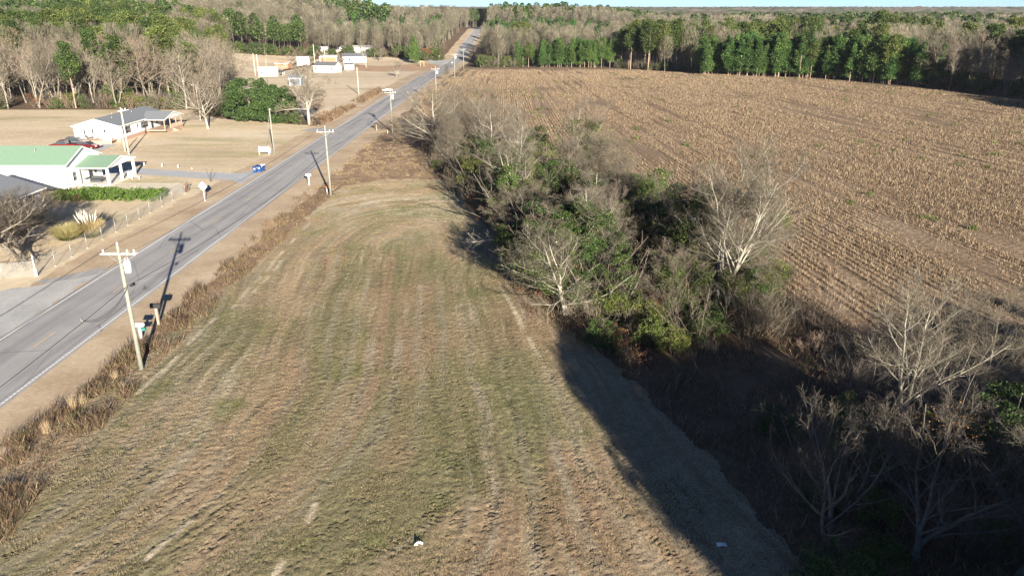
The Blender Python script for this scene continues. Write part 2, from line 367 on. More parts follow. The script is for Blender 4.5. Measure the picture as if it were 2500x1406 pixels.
# the right line is laid over rumble bumps: short bars with small gaps
mb = MB()
for y in np.arange(20, 130, .42):
    x = rc(y) + 3.42; mb.poly([(x, y, .096), (x + .15, y, .096), (x + .15, y + .34, .096), (x, y + .34, .096)])
tag(mb.build('right_edge_line', M['wpaint']), kind='structure')
struct('far_right_edge_line', ribbon('far_right_edge_line', lambda y: rc(y) + 3.42, lambda y: rc(y) + 3.57, np.arange(130, 800, 5), .096, M['wpaint']))
mb = MB()
for k in range(-2, 50):
    y0 = 54.0 + 12.19 * k; y1 = y0 + 2.95
    for a, b in ((y0, (y0 + y1) / 2), ((y0 + y1) / 2, y1)):
        mb.poly([(rc(a) - .06, a, float(hz(-38, a)) + .096), (rc(a) + .06, a, float(hz(-38, a)) + .096), (rc(b) + .06, b, float(hz(-38, b)) + .096), (rc(b) - .06, b, float(hz(-38, b)) + .096)])
tag(mb.build('centre_line', M['ypaint']), kind='structure')
def flat(name, pts, z, mat, wob=0, seed=0):
    P = []
    for i in range(len(pts)):
        a = np.array(pts[i]); b = np.array(pts[(i + 1) % len(pts)]); L = np.linalg.norm(b - a); n = max(1, int(L / .6)) if wob else 1
        for j in range(n):
            q = a + (b - a) * j / n
            if wob: q = q + wob * (np.array([vnoise(q[0] * 1.3 + seed, q[1] * 1.3), vnoise(q[1] * 1.3, q[0] * 1.3 + seed + 40)]) - .5)
            P.append((q[0], q[1], float(hz(q[0], q[1])) + z))
    o = MB().poly(P).build(name, mat)
    if o.data.polygons[0].normal.z < 0: o.data.flip_normals()
    return tag(o, kind='structure')
M['apron'] = ground_mat('pale_worn_concrete', [(.3, (.38, .375, .36)), (.5, (.47, .465, .45)), (.7, (.55, .54, .52))], .35,
    [(.35, (.8, .8, .8)), (.65, (1.1, 1.1, 1.1))], 5, .7, stretch=(1, .5, 1), bump=.15, bscale=20, bdist=.02, rough=.9)
flat('concrete_apron', [(-42.4, 73), (-44.2, 71), (-46.6, 68.3), (-50, 66.6), (-60, 62), (-60, 30), (-42.3, 30)], .064, M['apron'], .9, 1)
flat('asphalt_patch', [(-42.5, 74.6), (-43.8, 73), (-46.3, 70.6), (-47.6, 69.4), (-46.8, 68.6), (-44.4, 69.8), (-43, 71)], .076, M['asphalt'], .7, 4)
M['gravel'] = ground_mat('blue_grey_gravel', [(.3, (.40, .415, .435)), (.7, (.50, .51, .52))], .4, [(.35, (.85, .85, .85)), (.65, (1.08, 1.08, 1.08))], 6, .7, bump=.3, bscale=20, bdist=.03)
flat('gravel_driveway', [(-42.3, 113.6), (-44.5, 116.2), (-52, 118.2), (-62.0, 120.6), (-75, 121.2), (-75, 126.4), (-62.0, 125.4), (-52, 122.3), (-45.5, 121.8), (-42.3, 125.6)], .066, M['gravel'], .35, 2)
flat('dark_turnout', [(-40.9, 164.5), (-42.5, 166.3), (-47.8, 168.2), (-46, 171.6), (-41, 172)], .066, M['asphalt'], .3, 3)
flat('pickup_parking', [(-80, 150), (-80, 143), (-84, 140.5), (-92, 141), (-93, 149.5)], .05, M['gravel'], .5, 6)
p0 = [at(*q) for q in ((835, 172), (940, 176), (1060, 172), (1075, 160), (1040, 155), (930, 163), (840, 158))]
M['redearth'] = ground_mat('reddish_dirt', [(.3, (.42, .27, .17)), (.7, (.55, .38, .25))], .2, [(.3, (.85, .85, .85)), (.7, (1.1, 1.1, 1.1))], 2, .6)
flat('dirt_drive', p0, .07, M['redearth'], .6, 8)
p1 = [at(*q) for q in ((1022, 150), (1045, 152), (1078, 163), (1098, 150), (1062, 142), (1030, 138))]
flat('paved_drive', p1, .075, M['apron'], .3, 9)
flat('pond', [(-118, 232), (-104, 236), (-98, 243), (-112, 250), (-130, 246), (-133, 236)], .06, M['pond'], .8, 12)

# mown field ------------------------------------------------------
MOWN = [(-60, 8), (-31, 30), (-29.0, 50), (-27.6, 70), (-26.9, 95), (-26, 112), (-20, 116.5), (-12, 117), (-7.5, 112), (-3.5, 101), (-1.0, 88),
        (.6, 72), (3.4, 60), (7.6, 51.5), (10.6, 43), (12.6, 35), (15.2, 25), (19, 10), (20, 5)]
def track_uv(x, y):
    xc = -13 + np.clip(80 - y, -3, 60) * .105
    b_ = .014 * np.maximum(50 - y, 0) ** 2
    d = x - xc + b_ * np.clip((3 - x) / 14., -.4, 1); far = np.maximum(y - 82, 0) * .62
    u = np.sqrt(d * d + far * far) * np.where(far > 0, 1, 1)
    v = np.where(y < 82, y, 82 + np.arctan2(far, np.abs(d) + 1e-3) * (u + 1e-3) * .9)
    sgn = np.where(d > 0, 1., -1.)
    wob = (vnoise(v * .035, 5 + sgn) - .5) * 2.6 + 3.2 * (fbm(x * .07 + 30, y * .07 + 11, 3) - .5) * (1 + (y > 78) * np.clip((y - 78) / 14, 0, 1))
    return u + wob * np.clip(u / 6, 0, 1), v, sgn
def mown_z(X, Y):
    u, v, s = track_uv(X, Y); z = np.zeros_like(X)
    u0, v0 = u, v
    for per, off, amp in ((3.9, .6, .75), (5.3, 2.1, .6), (3.1, 4.7, .6), (4.4, 7.3, .6)):
        u = u0 + (0 if off < 3 else (.09 if off < 5 else -.12) * (v0 - 60) + 1.5 * vnoise(v0 * .05, off))
        k = u / per + off; lane = (k - np.floor(k)) * per
        for c0 in (per / 2 - .95, per / 2 + .95):
            dl = np.abs(lane - c0); m_ = sstep(.30, .18, dl) * sstep(.40, .60, fbm(u * .25 + 30 * off, v * .09 + off * 7, 3)) * sstep(.25, .6, vnoise(v * .8 + off, u * 1.3))
            lug = np.sin((v + s * dl * 1.1 + .12 * vnoise(v * 2.2, u)) * 2 * np.pi / .30)
            z += m_ * amp * (.044 * np.clip(lug * 1.6, -1, 1) - .028)
    u = u0; z += .03 * (fbm(X * 2.2, Y * 2.2, 3) - .5) + .045 * (vnoise(X * 6.5, Y * 6.5) - .5) + .05 * np.random.RandomState(2).rand(*X.shape) + .05 * (fbm(u * 1.2, v * .06, 2) - .5)
    return z
def mown_col(x, y):
    u, v, s = track_uv(x, y)
    tan = np.array([.40, .303, .195]); red = np.array([.37, .258, .165]); grn = np.array([.222, .212, .11]); clay = np.array([.47, .40, .29]); bright = np.array([.155, .18, .05])
    bands = fbm(u * .33 + 5, v * .018 + 3 * s, 4); patch = fbm(x * .07 + 3, y * .07, 4)
    g = sstep(.42, .62, .42 * bands + .58 * patch + .01) * .82
    col = tan[None] * (1 - g[:, None]) + grn[None] * g[:, None]
    r = sstep(.48, .66, .5 * fbm(u * .28 + 40, v * .02 + 9 * s, 3) + .5 * fbm(x * .09 + 44, y * .09, 3)) * .8
    col = col * (1 - r[:, None]) + red[None] * r[:, None]
    st = fbm(u * 2.4, v * .13 + 20, 3); pt = sstep(.48, .62, fbm(x * .11 + 9, y * .11 + 7, 3))
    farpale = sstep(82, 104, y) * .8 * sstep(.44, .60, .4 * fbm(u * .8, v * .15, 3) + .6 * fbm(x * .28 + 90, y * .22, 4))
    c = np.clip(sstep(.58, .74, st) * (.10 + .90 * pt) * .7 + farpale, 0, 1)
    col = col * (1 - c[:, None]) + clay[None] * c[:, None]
    col = col * (.90 + .30 * sstep(55, 100, y))[:, None]  # lens falloff put into the colour: darker at the near end, paler far off
    fs = fbm(u * 3.5, v * .16 + 31, 4); col = col * (1 + (.15 + .6 * sstep(.45, .65, fbm(x * .12 + 70, y * .08, 2))) * (fs - .5))[:, None]
    b = sstep(.62, .75, fbm(x * .16 + 60, y * .16 + 13, 3)) * sstep(0, -14, x) * sstep(60, 40, y) * .9
    col = col * (1 - b[:, None]) + bright[None] * b[:, None]
    for k in ((3.9, .6), (5.3, 2.1)):           # the wheel lanes are pressed soil
        q = u / k[0] + k[1]; lane = (q - np.floor(q)) * k[0]
        dl = np.minimum(np.abs(lane - k[0] / 2 + .95), np.abs(lane - k[0] / 2 - .95))
        m_ = sstep(.45, .2, dl) * sstep(.40, .60, fbm(u * .25 + 30 * k[1], v * .05 + k[1] * 7, 3)) * .35
        col = col * (1 - m_[:, None]) + np.array([.36, .32, .24])[None] * m_[:, None]
    # two long pale wheel scars beside the weeds
    for (xa, ya, xb, yb) in ((-25.5, 62, -25.9, 92), (-26.4, 46, -26.2, 60), (-24.7, 63, -25.0, 76), (2.2, 52, -.8, 66), (-25.2, 49, -25.0, 54), (-11.5, 28, -10.7, 34), (-18.2, 29.3, -17.2, 32.5)):
        t = np.clip((y - ya) / (yb - ya), 0, 1); xx = xa + (xb - xa) * t + .25 * (vnoise(y * .5, 3) - .5)
        m_ = sstep(.26, .12, np.abs(x - xx)) * ((y > ya) & (y < yb)) * sstep(.3, .5, vnoise(y * .6, xa))
        col = col * (1 - m_[:, None]) + clay[None] * 1.1 * m_[:, None]
    return col
m, n, b, o = newmat('mown_stubble')
vc = nd(n, 'ShaderNodeVertexColor', layer_name='Col').outputs[0]; p = pos(n)
c = mixc(n, .85, vc, ramp(n, noise(n, p, 9, 5, .75), [(.34, (.30, .30, .29)), (.5, (1, 1, 1)), (.66, (1.6, 1.56, 1.5))]), 'MULTIPLY')
c = mixc(n, .6, c, ramp(n, noise(n, p, 1.6, 4, .7), [(.32, (.70, .72, .70)), (.5, (1, 1, 1)), (.68, (1.25, 1.22, 1.2))]), 'MULTIPLY')
n.links.new(c, b.inputs['Base Color']); b.inputs['Roughness'].default_value = .95; b.inputs['Specular IOR Level'].default_value = .1
bp = nd(n, 'ShaderNodeBump', {'Height': noise(n, p, 14, 5, .8), 'Strength': .9, 'Distance': .06}); n.links.new(bp.outputs[0], b.inputs['Normal'])
M['mown'] = m
def edge_ok(x, y): return inpoly(x + .9 * (vnoise(x * .9, y * .9) - .5), y + 1.2 * (vnoise(x * .9 + 9, y * .9) - .5), MOWN) & (y > 14)
me = grid('mown_field', ax((-34, 23, .13)), ax((14, 60, .13), (60, 119, .18)), .10, M['mown'], edge_ok, mown_z)
vco = np.empty(len(me.vertices) * 3, np.float32); me.vertices.foreach_get('co', vco); vco = vco.reshape(-1, 3)
at_ = me.color_attributes.new('Col', 'FLOAT_COLOR', 'POINT')
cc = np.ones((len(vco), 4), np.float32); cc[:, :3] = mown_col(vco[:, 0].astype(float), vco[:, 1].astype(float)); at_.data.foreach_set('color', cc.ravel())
struct('mown_field', me)

# ------------------------------------------------------------ blades: grass, stalks, weeds
def blades(rng, P, h, wd, lean, mseg=1):
    """upright tapering quads at points P; h, wd arrays"""
    n = len(P); a = rng.uniform(0, 2 * np.pi, n); l = lean * rng.uniform(.2, 1, n); b = rng.uniform(0, 2 * np.pi, n)
    side = np.stack([np.cos(a), np.sin(a), np.zeros(n)], -1) * (wd / 2)[:, None]
    tip = np.stack([np.cos(b) * l * h, np.sin(b) * l * h, h], -1)
    V = np.stack([P - side, P + side, P + side * .5 + tip, P - side * .5 + tip], 1).reshape(-1, 3)
    return V, np.arange(4 * n).reshape(n, 4)
def scatter(rng, n, x0, x1, y0, y1): return rng.uniform(x0, x1, n), rng.uniform(y0, y1, n)
def stuff(name, label, cat, V, F, mats, mi=None):
    return tag(link(name, npmesh(name, V, F, mats, mi)), label, cat, kind='stuff')
rng = np.random.RandomState(5)
# short grass over the mown field, thick close by and thinning out
n_ = 620000; y = 20 + 95 * rng.rand(n_) ** 1.6; x = rng.uniform(-33, 20, n_); k = edge_ok(x, y) & inview(x, y, 3)
x = x[k]; y = y[k]; cl = fbm(x * .45, y * .45, 3); k = cl > .42 + .12 * rng.rand(len(x)); x = x[k]; y = y[k]
P = np.stack([x, y, np.full(len(x), .08)], -1); V, F = blades(rng, P, rng.uniform(.03, .12, len(x)), rng.uniform(.010, .024, len(x)) * (1 + y / 60), 1.0)
stuff('field_grass', 'short tan and green grass blades over the tracked mown field', 'grass', V, F, [M['grass'], M['ggrass']], (fbm(x * .2, y * .2, 3) + .12 * rng.rand(len(x)) > .60).astype(int))
# crop stalks in rows
n_ = 1500000; y = 25 + 340 * rng.rand(n_) ** 1.3; x = -30 + rng.rand(n_) * (y * .78 + 60); k = inpoly(x, y, CROP) & inview(x, y, 6); x = x[k]; y = y[k]
a = x * (1 + .0035 * y) + .02 * y; a = (np.round(a / 1.15) * 1.15) + rng.normal(0, .20, len(x)); x = (a - .02 * y) / (1 + .0035 * y)
q = fbm(x * .12 + 3, y * .05, 4) + .9 * (fbm(a * .45, y * .015, 3) - .5); k = q > .20 + .26 * rng.rand(len(x)); x = x[k]; y = y[k]; q = q[k]
k = inpoly(x, y, CROP); x = x[k]; y = y[k]; q = q[k]
P = np.stack([x, y, hz(x, y) + .01], -1); V, F = blades(rng, P, rng.uniform(.10, .48, len(x)) * (.5 + .9 * q), rng.uniform(.012, .035, len(x)) * (1 + y / 90), .6)
stuff('crop_stalks', 'dry reddish brown crop stalks standing in rows across the field', 'stubble', V, F, [M['stalk'], M['straw']], (rng.rand(len(x)) < .06).astype(int))
# green weeds dotted in the crop
cx, cy = scatter(rng, 420, -18, 150, 45, 330); k = inpoly(cx, cy, CROP) & (fbm(cx * .05, cy * .05, 2) > .45); cx = cx[k]; cy = cy[k]
i = np.repeat(np.arange(len(cx)), 36); x = cx[i] + rng.normal(0, .35, len(i)); y = cy[i] + rng.normal(0, .35, len(i))
V, F = blades(rng, np.stack([x, y, hz(x, y)], -1), rng.uniform(.2, .8, len(i)), rng.uniform(.06, .14, len(i)), .6)
stuff('field_weeds', 'small yellow green weeds dotted through the dry crop', 'weeds', V, F, [M['vine']])
# strip of dead weeds along the right verge and the rough patch at its far end
def strip_ok(x, y):
    e = 1.3 * (fbm(y * .35, 2.2 + 0 * y, 3) - .5) * 2
    w1 = (x > rc(y) + 7.2 - e + (y - 50) * .006) & (x < -26.6 + e * .6 + (y - 50) * -.012)
    w2 = (y > 114) & (y < 190) & (x > rc(y) + 7.4) & (x < -11.8 - (y - 120) * .26)
    return (w1 & (y < 170)) | w2
n_ = 620000; y = 25 + 165 * rng.rand(n_) ** 1.4; x = rng.uniform(-33, -8, n_); k = strip_ok(x, y) & (fbm(x * 1.1, y * .8, 3) > .36 + .16 * rng.rand(n_)); x = x[k]; y = y[k]
hh = (.25 + .65 * sstep(.42, .62, fbm(x * .7 + 8, y * .5, 3))) * np.where(y > 112, .35, 1) * np.where(y > 66, .75, 1) * rng.uniform(.4, 1, len(x)) * np.where(rng.rand(len(x)) < .3, .3, 1)
V, F = blades(rng, np.stack([x, y, hz(x, y)], -1), hh, rng.uniform(.008, .022, len(x)) * (1 + y / 60), 1.1)
stuff('roadside_weeds', 'tangled strip of dead brown weeds between the verge and the field', 'weeds', V, F, [M['weed'], M['straw'], M['ggrass']], np.where((y > 108) & (rng.rand(len(x)) < .4), 1, rng.choice(3, len(x), p=[.86, .04, .10])))
# tufts along the field margin by the ditch, and left of the road
n_ = 60000; y = rng.uniform(45, 400, n_); x = rc(y) - 3.9 - np.abs(rng.normal(0, 1.6, n_)) - 3.6
k = ((y > 176) & (y < 212)) | ((y > 222) & (y < 262)); k &= fbm(y * .2, x * .6, 2) > .4; x = x[k]; y = y[k]
V, F = blades(rng, np.stack([x, y, hz(x, y)], -1), rng.uniform(.3, 1.2, len(x)), rng.uniform(.06, .14, len(x)), .6)
stuff('ditch_weeds', 'low rusty brown weeds in the ditch left of the far road', 'weeds', V, F, [M['weed']])
n_ = 90000; x = rng.uniform(-175, -43, n_); y = rng.uniform(60, 190, n_); k = inpoly(x, y, LAWN) & inview(x, y, 4) & (fbm(x * .3, y * .3, 3) > .5); x = x[k]; y = y[k]
V, F = blades(rng, np.stack([x, y, hz(x, y) + .02], -1), rng.uniform(.03, .09, len(x)), rng.uniform(.03, .06, len(x)), .8)
stuff('lawn_grass', 'short straw coloured winter grass on the lawns', 'grass', V, F, [M['straw']])
# rough thatch in the shaded strip right of the mown field and under the hedge
BRUSH = [(-9, 172), (-20, 160), (-11.4, 120), (-3.2, 88), (1.0, 62), (7.3, 51.5), (10.3, 43), (12.3, 35), (15, 25), (19, 12), (40, 12), (38, 30), (31, 44), (28, 56), (23.5, 66), (19, 84), (13, 112), (4, 140)]
n_ = 260000; y = 18 + 150 * rng.rand(n_) ** 1.5; x = rng.uniform(-20, 40, n_); k = inpoly(x, y, BRUSH) & (fbm(x * .5, y * .5, 3) > .38); x = x[k]; y = y[k]
V, F = blades(rng, np.stack([x, y, hz(x, y)], -1), rng.uniform(.15, .9, len(x)) * (.4 + fbm(x * .3, y * .3, 3)), rng.uniform(.01, .03, len(x)) * (1 + y / 80), 1.1)
stuff('hedge_thatch', 'matted dead grass and brambles under the hedgerow trees', 'undergrowth', V, F, [M['weed'], M['straw'], M['ever']], rng.choice(3, len(x), p=[.82, .06, .12]))

# tall dry grass tufts and low dead bushes standing out of the roadside weeds
tuf = []
for px, py, h in ((118, 1035, .95), (180, 975, 1.1), (205, 962, .9), (283, 905, .8), (60, 1085, .6)):
    x, y = at(px, py + 25); n_ = 110; P = np.stack([x + rng.normal(0, .11, n_), y + rng.normal(0, .11, n_), np.zeros(n_)], -1); V, F = blades(rng, P, rng.uniform(.5, 1., n_) * h, np.full(n_, .012), .35)
    o = stuff('dry_grass_tuft', None, None, V - [x, y, 0], F, [M['straw']]); del o['kind']; o.location = (x, y, 0)
    tuf.append((px, o))
for k_, (px, o) in enumerate(sorted(tuf, key=lambda q: q[0])):
    tag(o, ('first', 'second', 'third', 'fourth', 'fifth', 'sixth', 'seventh', 'eighth', 'ninth', 'tenth', 'eleventh', 'twelfth')[k_] + ' straw coloured grass tuft from the left edge along the weedy verge', 'grass tuft', 'straw tufts in the roadside weeds')
# ------------------------------------------------------------ tree builders
UP = np.array([0, 0, 1.0])
def norm(v): return v / (np.linalg.norm(v, axis=-1, keepdims=True) + 1e-9)
def path(rng, p0, d, L, K, wob, up):
    N = len(p0); pts = [p0]; d = d.copy(); st = (L / (K - 1))[:, None]
    for k in range(K - 1):
        d = norm(d + wob * rng.normal(0, 1, (N, 3)) + up * UP); pts.append(pts[-1] + d * st)
    return np.stack(pts, 1)
def sample(P, t):
    K = P.shape[1]; f = t * (K - 1); i = np.minimum(f.astype(int), K - 2); f = (f - i)[:, None]; j = np.arange(len(P))
    a = P[j, i]; b = P[j, i + 1]; return a * (1 - f) + b * f, norm(b - a)
def grow(rng, P, Rd, L, n, t0, t1, ang, ratio, K, wob, up, taper=.55, rr=.6, flip=0):
    """n children on every branch of the level below"""
    N = len(P); i = np.repeat(np.arange(N), n); j = np.tile(np.arange(n), N)
    t = t0 + (t1 - t0) * (j + rng.uniform(.05, .95, N * n)) / n
    p, d = sample(P[i], t)
    az = j * 2.4 + np.repeat(rng.uniform(0, 6.28, N), n) + rng.normal(0, .4, N * n)
    r_ = norm(np.cross(d, np.array([.31, .87, .17]))); s_ = np.cross(d, r_)
    pe = r_ * np.cos(az)[:, None] + s_ * np.sin(az)[:, None]
    A = R(1) * rng.normal(ang, ang * .22, N * n)[:, None]
    dd = norm(np.cos(A) * d + np.sin(A) * pe)
    l = L[i] * ratio * (1 - taper * (t - t0) / max(t1 - t0, .01)) * rng.uniform(.6, 1.15, N * n)
    rad0 = (Rd[i, 0] * (1 - t) + Rd[i, -1] * t) * rr
    C = path(rng, p, dd, l, K, wob, up)
    RR = rad0[:, None] * np.linspace(1, .3, K)[None]
    return C, RR, l
def tubes(P, Rd, S):
    N, K, _ = P.shape
    T = np.empty_like(P); T[:, :-1] = P[:, 1:] - P[:, :-1]; T[:, -1] = T[:, -2]; T = norm(T)
    ref = norm(np.cross(T[:, 0], np.array([.4, .3, .86])))[:, None]
    u = norm(ref - T * (ref * T).sum(-1, keepdims=True)); v = np.cross(T, u)
    an = np.arange(S) * 2 * np.pi / S
    V = P[:, :, None] + Rd[:, :, None, None] * (u[:, :, None] * np.cos(an)[None, None, :, None] + v[:, :, None] * np.sin(an)[None, None, :, None])
    b = (np.arange(N) * K * S)[:, None, None] + (np.arange(K - 1) * S)[None, :, None]; s = np.arange(S)[None, None]; s2 = (s + 1) % S
    if S == 2: F = np.stack([b + s, b + s2, b + S + s2, b + S + s], -1)[:, :, :1]
    else: F = np.stack([b + s, b + s2, b + S + s2, b + S + s], -1)
    return V.reshape(-1, 3), F.reshape(-1, 4)
def cat(parts):
    V = []; F = []; o = 0
    for v, f in parts: V.append(v); F.append(f + o); o += len(v)
    return np.concatenate(V), np.concatenate(F)
def quads(rng, C, size, flatz=0., aspect=1.0):
    n = len(C); nn = rng.normal(0, 1, (n, 3)); nn[:, 2] += flatz; nn = norm(nn)
    a = norm(np.cross(nn, rng.normal(0, 1, (n, 3)))); b = np.cross(nn, a); s = (size * rng.uniform(.6, 1.3, n))[:, None] / 2
    a = a * s; b = b * s * aspect
    V = np.stack([C - a - b * .6, C + a * .7 - b, C + a + b * .7, C - a * .6 + b], 1).reshape(-1, 3)
    return V, np.arange(4 * n).reshape(n, 4)
def bare(seed, H=15., r0=.2, n1=15, a1=48, q1=.5, n2=7, n3=7, n4=6, K0=10, wob=.10, up=.09, thick=1., forks=1, S4=3, t0=.22, spreadlow=.55, lean=(0, 0), trunk_t=1.):
    """trunk+limbs and twig crown of a leafless tree"""
    rng = np.random.RandomState(seed)
    p0 = np.zeros((forks, 3)); p0[:, :2] = rng.normal(0, .18 * (forks > 1), (forks, 2)); p0[:, 2] = -.15
    d = np.tile(UP, (forks, 1)) + rng.normal(0, .22 if forks > 1 else .03, (forks, 3)) * [1, 1, 0] + np.array([lean[0], lean[1], 0]); d = norm(d)
    L0 = H * rng.uniform(.82, .95, forks)
    P0 = path(rng, p0, d, L0, K0, wob * .6, .05); R0 = (r0 * rng.uniform(.8, 1, forks))[:, None] * (np.linspace(1, .12, K0)[None] ** .9)
    R0[:, 0] *= 1.35
    P1, R1, L1 = grow(rng, P0, R0, L0, n1, t0, .96, a1, q1, 6, wob, up, spreadlow, .43)
    P2, R2, L2 = grow(rng, P1, R1, L1, n2, .22, .97, 42, .52, 5, wob * 1.1, up, .5, .5)
    P3, R3, L3 = grow(rng, P2, R2, L2, n3, .15, 1., 40, .62, 4, wob * 1.2, up * .9, .4, .5)
    parts = [tubes(P3, np.maximum(R3, .007 * thick), 3)]
    if n4:
        P4, R4, L4 = grow(rng, P3, R3, L3, n4, .1, 1., 36, .72, 3, wob * 1.1, up * .8, .3, .6)
        parts.append(tubes(P4, np.maximum(R4, .0055 * thick), S4))
    tr = cat([tubes(P0, R0, 8), tubes(P1, np.maximum(R1, .012), 5), tubes(P2, np.maximum(R2, .009), 4)])
    return tr, cat(parts), (P0, P1, P2)
def pine(seed, H=14., r0=.16, t0=.25, cone=1.0, W=2.6, nb=46, nl=34, size=.34, droop=.05, ball=False):
    rng = np.random.RandomState(seed)
    P0 = path(rng, np.array([[0, 0, -.15]]), UP[None], np.array([H]), 8, .012, .1); R0 = (r0 * np.linspace(1.1, .15, 8))[None]
    t = t0 + (1 - t0) * rng.rand(nb) ** (.9); p, d = sample(np.repeat(P0, nb, 0), t)
    az = rng.uniform(0, 6.28, nb); k = (t - t0) / (1 - t0)
    prof = (np.sqrt(np.clip(1 - (2 * k - .75) ** 2 / 1.6, .05, 1)) if ball else (1 - k) ** .75 * (.65 + .35 * np.minimum(k * 5, 1)) + .06)
    l = W * prof * rng.uniform(.6, 1.15, nb)
    dd = norm(np.stack([np.cos(az), np.sin(az), .25 + .5 * k], -1))
    B = path(rng, p, dd, l, 4, .08, .06); RB = (.02 + .03 * (1 - k))[:, None] * np.linspace(1, .3, 4)[None]
    i = np.repeat(np.arange(nb), nl); tt = .25 + .78 * rng.rand(len(i)) ** .7; c, _ = sample(B[i], np.clip(tt, 0, 1)); sp = (.16 + .13 * l[i])[:, None]
    c = c + rng.normal(0, 1, c.shape) * sp * [1, 1, .75]
    nt = 60; ct = P0[0, -1][None] + rng.normal(0, 1, (nt, 3)) * [.28, .28, .5]; c = np.concatenate([c, ct])
    return cat([tubes(P0, R0, 7), tubes(B, RB, 3)]), quads(rng, c, size, .5, .8)
def blobs(rng, C, rad, per, size, squash=.8):
    """leaf clusters on the shells of blobs"""
    i = np.repeat(np.arange(len(C)), per); d = norm(rng.normal(0, 1, (len(i), 3))) * (rng.uniform(.55, 1.05, len(i)) ** .6)[:, None]
    c = C[i] + d * rad[i][:, None] * [1, 1, squash]; k = c[:, 2] > .03
    return quads(rng, c[k], size, .2, .8)
def shrub(seed, H=3., W=2.2, nblob=26, per=70, size=.16, stems=7, taper=.6):
    rng = np.random.RandomState(seed)
    z = H * rng.uniform(.12, .92, nblob); rr = W * np.sqrt(np.clip(1 - (z / H) ** 2 * taper, .05, 1)) * np.sqrt(rng.rand(nblob))
    a = rng.uniform(0, 6.28, nblob); C = np.stack([rr * np.cos(a), rr * np.sin(a), z], -1)
    V, F = blobs(rng, C, rng.uniform(.16, .34, nblob) * W * .9, per, size)
    p0 = np.zeros((stems, 3)); p0[:, :2] = rng.normal(0, .2, (stems, 2)); p0[:, 2] = -.1
    d = norm(rng.normal(0, .45, (stems, 3)) * [1, 1, 0] + UP); L = H * rng.uniform(.7, 1.15, stems)
    P = path(rng, p0, d, L, 5, .12, .05); Rd = np.linspace(.05, .012, 5)[None] * np.ones((stems, 1)) * max(H / 3, .6)
    P1, R1, L1 = grow(rng, P, Rd, L, 6, .3, 1, 40, .35, 3, .1, .05)
    return cat([tubes(P, Rd, 5), tubes(P1, np.maximum(R1, .008), 3)]), (V, F)
def brush(seed, H=2.2, W=1.4, stems=22, thick=1.):
    """leafless tangled brush"""
    rng = np.random.RandomState(seed)
    p0 = rng.normal(0, W * .35, (stems, 3)) * [1, 1, 0]; p0[:, 2] = -.05; d = norm(p0 * [.5, .5, 0] + UP + rng.normal(0, .22, (stems, 3)))
    L = H * rng.uniform(.6, 1.1, stems); P = path(rng, p0, d, L, 5, .14, .02); Rd = np.linspace(.022, .006, 5)[None] * np.ones((stems, 1)) * thick
    P1, R1, L1 = grow(rng, P, Rd, L, 8, .2, 1, 38, .45, 4, .14, .04); P2, R2, L2 = grow(rng, P1, R1, L1, 6, .15, 1, 38, .5, 3, .14, .03)
    return cat([tubes(P, Rd, 4), tubes(P1, np.maximum(R1, .005 * thick), 3), tubes(P2, np.maximum(R2, .0045 * thick), 2)])
def mk(name, vf, mat): return npmesh(name, vf[0], vf[1], [mat], smooth=False)

def plant2(name, label, cat_, x, y, rz, s, trunk, crown, group=None, tn='trunk', cn='crown', z=None, tilt=None):
    """a plant as a thing: Empty > trunk, crown"""
    r = empty(name, (x, y, float(hz(x, y)) if z is None else z), rz, label, cat_, group)
    r.scale = s if hasattr(s, '__len__') else (s, s, s)
    if tilt: r.rotation_euler = (tilt[0], tilt[1], rz)
    if trunk is not None: link(tn, trunk, r)
    if crown is not None: link(cn, crown, r)
    return r

# near prototypes (15 m, scaled by each tree)
NEARP = {}
def nearp(key, tm, cm, **kw):
    t, c, P2 = bare(**kw); NEARP[key] = (mk('trunk', t, tm), mk('crown', c, cm), P2)
nearp('spread', M['pale'], M['twig_near'], seed=1, H=15, r0=.22, n1=18, a1=58, q1=.72, n2=9, n3=7, n4=6, wob=.13, up=.12, t0=.12, thick=1.0)
nearp('spread2', M['pale'], M['twig_near'], seed=2, H=15, r0=.22, n1=14, a1=52, q1=.66, n2=8, n3=7, n4=6, wob=.15, up=.10, t0=.15, forks=3, thick=1.0)
nearp('upright', M['pale'], M['twig_near'], seed=3, H=15, r0=.19, n1=16, a1=40, q1=.56, n2=8, n3=7, n4=6, wob=.10, up=.13, t0=.2, forks=2, thick=1.0)
nearp('crooked', M['pale'], M['twig_near'], seed=4, H=15, r0=.24, n1=13, a1=60, q1=.60, n2=8, n3=7, n4=6, wob=.22, up=.11, t0=.28, thick=1.0)
nearp('fine', M['bark'], M['twig_near'], seed=5, H=15, r0=.17, n1=22, a1=54, q1=.56, n2=10, n3=8, n4=7, wob=.09, up=.07, t0=.15, thick=.9)
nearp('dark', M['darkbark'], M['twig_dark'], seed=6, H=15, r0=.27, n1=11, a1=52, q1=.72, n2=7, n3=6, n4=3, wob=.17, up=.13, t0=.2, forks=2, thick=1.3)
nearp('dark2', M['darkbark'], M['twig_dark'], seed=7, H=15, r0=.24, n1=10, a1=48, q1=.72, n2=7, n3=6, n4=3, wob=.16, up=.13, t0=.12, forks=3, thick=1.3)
nearp('broad', M['bark'], M['twig_dark'], seed=8, H=15, r0=.75, n1=14, a1=60, q1=.85, n2=10, n3=9, n4=7, wob=.15, up=.06, t0=.14, forks=2, thick=1.5)
nearp('yard', M['pale'], M['twig'], seed=9, H=15, r0=.30, n1=20, a1=58, q1=.66, n2=8, n3=7, n4=5, wob=.07, up=.10, t0=.2, thick=1.4)
nearp('oak', M['pale'], M['twig'], seed=10, H=15, r0=.36, n1=22, a1=62, q1=.50, n2=9, n3=8, n4=6, wob=.13, up=.05, t0=.28, thick=1.5, spreadlow=.3)
